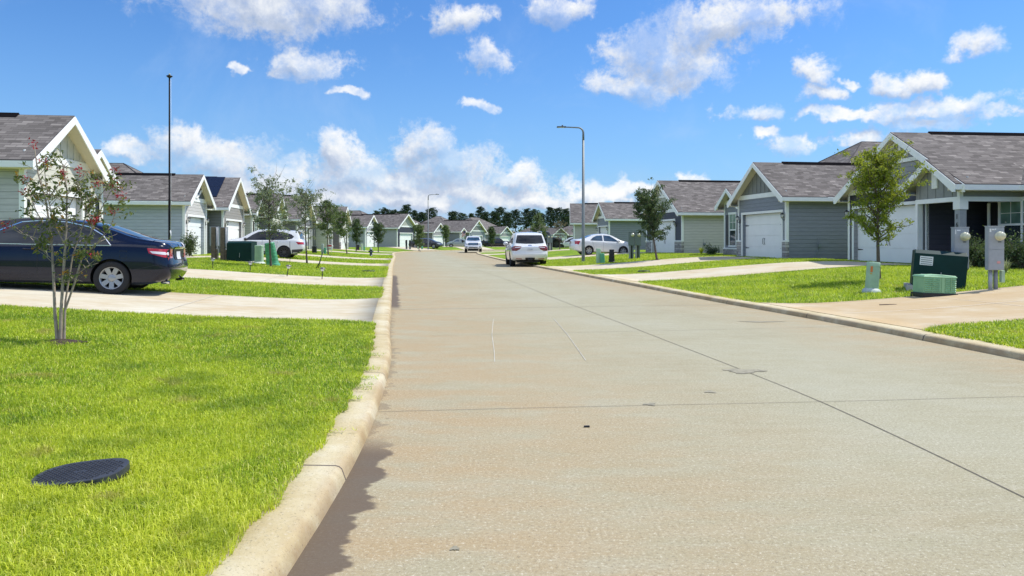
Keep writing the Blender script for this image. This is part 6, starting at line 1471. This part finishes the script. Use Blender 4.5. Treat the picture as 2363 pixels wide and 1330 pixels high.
# hydrant
X = obj_on(856, 60); root = empty('fire_hydrant', (X, 60, G(X, 60)), 0, 'dark blue fire hydrant on the left verge before the bend', 'fire hydrant'); HY = plain('hydrant_blue', (.03, .045, .07), .4)
b = MB(); b.lathe([(.16, -.05), (.16, .05), (.11, .06), (.105, .5), (.135, .51), (.135, .55), (.11, .57)], (0, 0, 0), 'z', 16); b.lathe([(.0, -.2), (.06, -.2), (.06, .2), (0, .2)], (0, 0, .40), 'x', 12); b.lathe([(0, -.22), (.08, -.21), (.08, -.08)], (0, 0, .36), 'y', 12); b.build('barrel', HY, root)
b = MB(); b.lathe([(.115, .565), (.10, .65), (.05, .70), (.025, .71), (.025, .76), (0, .76)], (0, 0, 0), 'z', 14); b.build('bonnet', plain('hydrant_cap', (.3, .33, .35), .5), root)
# flag on a house wall
X, Y = obj_on(1073, 150), 150; root = empty('flag', (X, Y, 2.55), R(-20), 'small red and white striped flag with a dark canton, left of the white pickup windscreen', 'flag')
b = MB(); b.tube([(-.1, .3, -.9), (.15, 0, 1.15)], .03, 6); b.build('flag_staff', STICK, root)
FR_, FW = plain('flag_red', (.5, .04, .05), .8), plain('flag_white', (.7, .66, .66), .8); b = MB(); n = 10
for k in range(n):
    for j in range(6):
        def Q(u, v): return (.12-.85*u+.05*math.sin(7*v), -.02+.06*math.sin(6*u+3*v), 1.0-1.0*v-.55*u)
        u0, u1, v0, v1 = j/6, (j+1)/6, k/n, (k+1)/n; b.face([Q(u0, v0), Q(u1, v0), Q(u1, v1), Q(u0, v1)], k % 2, smooth=True)
b.build('cloth', [FR_, FW], root, recalc=False)
b = MB(); b.face([(.13, -.10, 1.02), (-.30, -.10, .72), (-.30, -.10, .25), (.13, -.10, .5)]); b.build('canton', plain('flag_navy', (.03, .04, .12), .8), root, recalc=False)
# meter lid on the nearest lawn
x, y = -2.34, 4.0; root = empty('meter_lid', (x, y, .13), R(6), 'oval black plastic meter box lid with a tread pattern, sunk in the nearest lawn', 'meter lid'); root.name = 'meter_cover'; root.rotation_euler = (R(4), R(-5), R(7)); LID = plain('black_lid_plastic', (.04, .043, .052), .5, var=.2)
def oval(w, d, n=36): return [(w*math.copysign(abs(math.cos(a))**.7, math.cos(a)), d*math.copysign(abs(math.sin(a))**.8, math.sin(a))) for a in np.linspace(0, 2*PI, n, endpoint=False)]
b = MB(); b.prism(oval(.235, .17), -.02, .02, 'z'); b.build('lid', LID, root, bevel=.005)
b = MB()
for i in range(-11, 12):
    for j in range(-8, 9):
        u, v = i*.0215, j*.0215
        if (u/.215)**2+(v/.15)**2 < 1 and not (abs(u) < .03 and abs(v) < .02):
            a = .785 if (i+j) % 2 else -.785
            c_, s__ = math.cos(a)*.0085, math.sin(a)*.0085; n_ = Vector((-math.sin(a), math.cos(a), 0))*.0028
            P = [Vector((u-c_, v-s__, .02))-n_, Vector((u+c_, v+s__, .02))-n_, Vector((u+c_, v+s__, .02))+n_, Vector((u-c_, v-s__, .02))+n_]
            Q = [p+Vector((0, 0, .0045)) for p in P]; b.mesh(P+Q, [(4, 5, 6, 7), (0, 1, 5, 4), (1, 2, 6, 5), (2, 3, 7, 6), (3, 0, 4, 7)])
b.build('tread', LID, root, weld=False, recalc=False)
b = MB(); b.prism(oval(.228, .163), -.16, -.02, 'z'); b.build('box_rim', BLACK, root)
def valve(label, x, y, r, mat=DARKG):
    b = MB(); b.lathe([(r, -.05), (r, .035), (r*.92, .05), (0, .052)], (0, 0, 0), 'z', 20); b.lathe([(r*.3, .052), (r*.3, .06), (0, .06)], (0, 0, 0), 'z', 12); o = b.build('valve_cover', mat, None, loc=(x, y, G(x, y)+.02)); o.scale = (1, .7, 1); tag(o, label, 'valve cover'); return o
valve('round black valve cover in the grass between two right hand driveways', obj_on(1486, 29.3), 29.3, .25)
valve('flat dark valve cover in the left verge, past the path lights', obj_on(850, 30.6), 30.6, .28, plain('green_black', (.03, .05, .02), .6))
b = MB(); b.box(-.17, .17, -.02, .02, 0, .012); o = b.build('steel_strip', plain('rusty_steel', (.2, .14, .1), .7), None, loc=(7.35, 14.4, G(7.35, 14.4)+.017), rz=R(4)); tag(o, 'short rusty steel strip lying on the nearest right driveway', 'strip')
b = MB(); b.box(-.022, .022, -.009, .009, 0, .012); o = b.build('bark_chip', DARKG, None, loc=(obj_on(1354, 5.53), 5.53, .001), rz=R(3), bevel=.003); tag(o, 'small black chip lying alone on the road', 'debris')
b = MB()
for (px, py, rx, ry, sd2) in ((1716, 857, .20, .13, 1), (1050, 1267, .02, .022, 3), (1639, 905, .05, .05, 4), (1500, 934, .05, .05, 5), (1755, 743, .35, .08, 7)):
    Z = 1.4*1700/(py-556); X = obj_on(px, Z); rd = random.Random(sd2); P = []
    for k in range(22):
        a_ = 2*PI*k/22; q = 1+.28*math.sin(3*a_+sd2)+.18*math.sin(7*a_+2*sd2)+rd.uniform(-.1, .1); P.append((X+rx*q*math.cos(a_), Z+ry*q*math.sin(a_), .0045))
    b.face(P)
tag(b.build('oil_stain', plain('oil_stained_concrete', (.275, .25, .175), .8, var=.35, vscale=14), None, recalc=False), kind='structure')
# ================================================================ GRASS
def grass_mat():
    m = bpy.data.materials.new('grass_blades'); m.use_nodes = True; t = m.node_tree; b = t.nodes['Principled BSDF']; out = t.nodes['Material Output']
    g = N(t, 'ShaderNodeNewGeometry'); rnd = g.outputs['Random Per Island']; co = g.outputs['Position']
    c = ramp(t, rnd, [(0., (.03, .09, .004)), (.3, (.13, .27, .010)), (.6, (.36, .53, .022)), (.84, (.70, .78, .06)), (.95, (.88, .86, .25)), (1., (.66, .50, .24))])
    big = noise(t, co, .55, 5, .6)
    c = mixc(t, maprange(t, big, .44, .60, 0, .5), c, (.62, .68, .045))
    s = N(t, 'ShaderNodeSeparateXYZ'); t.links.new(co, s.inputs[0])
    near = math_(t, 'MULTIPLY', maprange(t, s.outputs[1], 6.5, 2.6, 0., .65), maprange(t, noise(t, co, 1.1, 4, .6), .35, .6, .3, 1))
    c = mixc(t, near, c, (.80, .80, .08))
    tan = maprange(t, noise(t, co, 2.2, 4, .6), .60, .68, 0, .7); c = mixc(t, tan, c, (.42, .34, .12))
    c = mixc(t, maprange(t, noise(t, co, 1.6, 4, .6), .50, .36, 0, .45), c, (.06, .17, .01))
    t.links.new(c, b.inputs['Base Color']); b.inputs['Roughness'].default_value = .45; b.inputs['Specular IOR Level'].default_value = .35
    tl = N(t, 'ShaderNodeBsdfTranslucent'); t.links.new(mixc(t, .4, c, (.75, .9, .05)), tl.inputs[0]); ms = N(t, 'ShaderNodeMixShader'); ms.inputs[0].default_value = .42
    t.links.new(b.outputs[0], ms.inputs[1]); t.links.new(tl.outputs[0], ms.inputs[2]); t.links.new(ms.outputs[0], out.inputs[0]); return m
GRASSM = grass_mat()
def on_drive(P, pad=.0):
    r = np.zeros(len(P), bool)
    for p0, p1, d, u, L in DRIVES:
        q = P-p0; a = q@d; det = d[0]*u[1]-d[1]*u[0]; s = (q[:, 0]*u[1]-q[:, 1]*u[0])/det; tt = (d[0]*q[:, 1]-d[1]*q[:, 0])/det; w = np.linalg.norm(p1-p0); fl = .45*np.clip(1-s/1.1, 0, 1)**2
        r |= (s > -.4) & (s < L+.1) & (tt > pad-fl) & (tt < w-pad+fl)
    return r
def blades(name, x0, x1, y0, y1, dens, wid, hgt, seed, label, curve=True, edge=-.07, sdmax=99, clump=.5):
    rs = np.random.default_rng(seed); n = int((x1-x0)*(y1-y0)*dens); P = np.c_[rs.uniform(x0, x1, n), rs.uniform(y0, y1, n)]
    k = (np.abs(P[:, 0])/np.maximum(P[:, 1], .1) < .84); P = P[k]
    s = sdist(P[:, 0], P[:, 1]); e = edge+.03*np.sin(P[:, 1]*9)*np.sin(P[:, 1]*3.1); k = (s > e) & (s < sdmax) & ~on_drive(P, .03); 
    k &= ((P[:, 0]+2.34)/.25)**2+((P[:, 1]-4.0)/.19)**2 > 1
    P = P[k]; s = s[k]; n = len(P); z = np.maximum(gz(P[:, 0], P[:, 1]), .08)
    a = rs.random(n)*2*PI; bend = rs.random(n)**.7*.95+.1; cl = .65+.35*np.sin(P[:, 0]*7.1+np.sin(P[:, 1]*5.3)*2)*np.sin(P[:, 1]*6.3)
    h = hgt*(.55+.75*rs.random(n))*(1-clump*.4+clump*.4*cl); w = wid*(.7+.6*rs.random(n)); dx, dy = np.cos(a), np.sin(a); b2 = a+PI/2+rs.normal(size=n)*.4; nx_, ny_ = np.cos(b2)*w/2, np.sin(b2)*w/2
    B = np.c_[P, z]; o = np.c_[nx_, ny_, np.zeros(n)]; D = np.c_[dx, dy, np.zeros(n)]; up = np.array([0, 0, 1.])
    M = B + D*(h*bend*.35)[:, None] + up*(h*.62)[:, None]; T = B + D*(h*bend)[:, None] + up*(h*(1.05-.45*bend))[:, None]
    if curve:
        V = np.stack([B-o, B+o, M+o*.8, M-o*.8, T], 1).reshape(-1, 3); i = np.arange(n)[:, None]*5; F = np.stack([i+[[0, 1, 2]], i+[[0, 2, 3]], i+[[3, 2, 4]]], 1).reshape(-1, 3)
    else:
        V = np.stack([B-o, B+o, T], 1).reshape(-1, 3); F = np.arange(3*n).reshape(n, 3)
    ob = npmesh(name, V, F, GRASSM); tag(ob, label, 'grass', kind='stuff'); return n
tot = 0
tot += blades('grass', -4.6, -.8, 2.2, 5.2, 12500, .0043, .058, 1, 'yellow green grass blades at the nearest corner of the left lawn')
tot += blades('grass', -6.6, -.9, 5.2, 8.2, 8500, .0055, .06, 2, 'grass blades in the middle of the nearest left lawn')
tot += blades('grass', -9.6, -1.2, 8.2, 13.2, 4600, .008, .065, 3, 'grass blades at the far part of the nearest left lawn, around the crape myrtle')
tot += blades('grass', -11, -2, 14.5, 21.8, 1300, .016, .075, 4, 'grass of the narrow verge behind the navy sedan', False, sdmax=9)
tot += blades('grass', -15, -3, 23, 39, 560, .026, .085, 5, 'grass around the left transformer and path lights', False, sdmax=12)
tot += blades('grass', -20, -5, 38.5, 62, 200, .045, .095, 6, 'grass of the left verges farther down the street', False, sdmax=11)
tot += blades('grass', 4.8, 12, 6.0, 11.8, 3000, .010, .07, 7, 'dark green grass corner at the right edge by the kerb')
tot += blades('grass', 4, 15, 14, 24.5, 1100, .015, .08, 8, 'grass of the right lawn around the leaning transformer', False)
tot += blades('grass', 2, 14, 26.5, 34, 650, .022, .08, 9, 'grass strip with the round valve cover between right driveways', False)
tot += blades('grass', .5, 13, 35, 49, 360, .032, .09, 10, 'grass around the near street lamp', False)
# runners creeping over the left kerb
rs = np.random.default_rng(9); Vs = []; Fs = []; k0 = 0
for c in range(26):
    yy = rs.choice([6.3, 6.8, 7.4, 5.6, 4.9, 8.6]) + rs.normal()*.18; i = int(np.argmin(abs(LL[:, 1]-yy))); base = LL[i]+NL[i]*(CW+.0); L = .10+.22*rs.random(); a = math.atan2(-NL[i][1], -NL[i][0])+rs.normal()*.5
    for q in range(30):
        f = rs.random(); p = np.array([base[0]+math.cos(a)*L*f+rs.normal()*.012, base[1]+math.sin(a)*L*f+rs.normal()*.012, .10+.012*rs.random()]); b2 = rs.random()*6.28; l = .03+.03*rs.random(); d = np.array([math.cos(b2)*l, math.sin(b2)*l, .012+.02*rs.random()]); w_ = np.array([-math.sin(b2), math.cos(b2), 0])*.0035
        Vs += [p-w_, p+w_, p+d]; Fs.append((k0, k0+1, k0+2)); k0 += 3
tag(npmesh('grass_runners', np.array(Vs), np.array(Fs), GRASSM), 'thin grass runners creeping over the left kerb', 'grass', kind='stuff')
print('BLADES', tot)
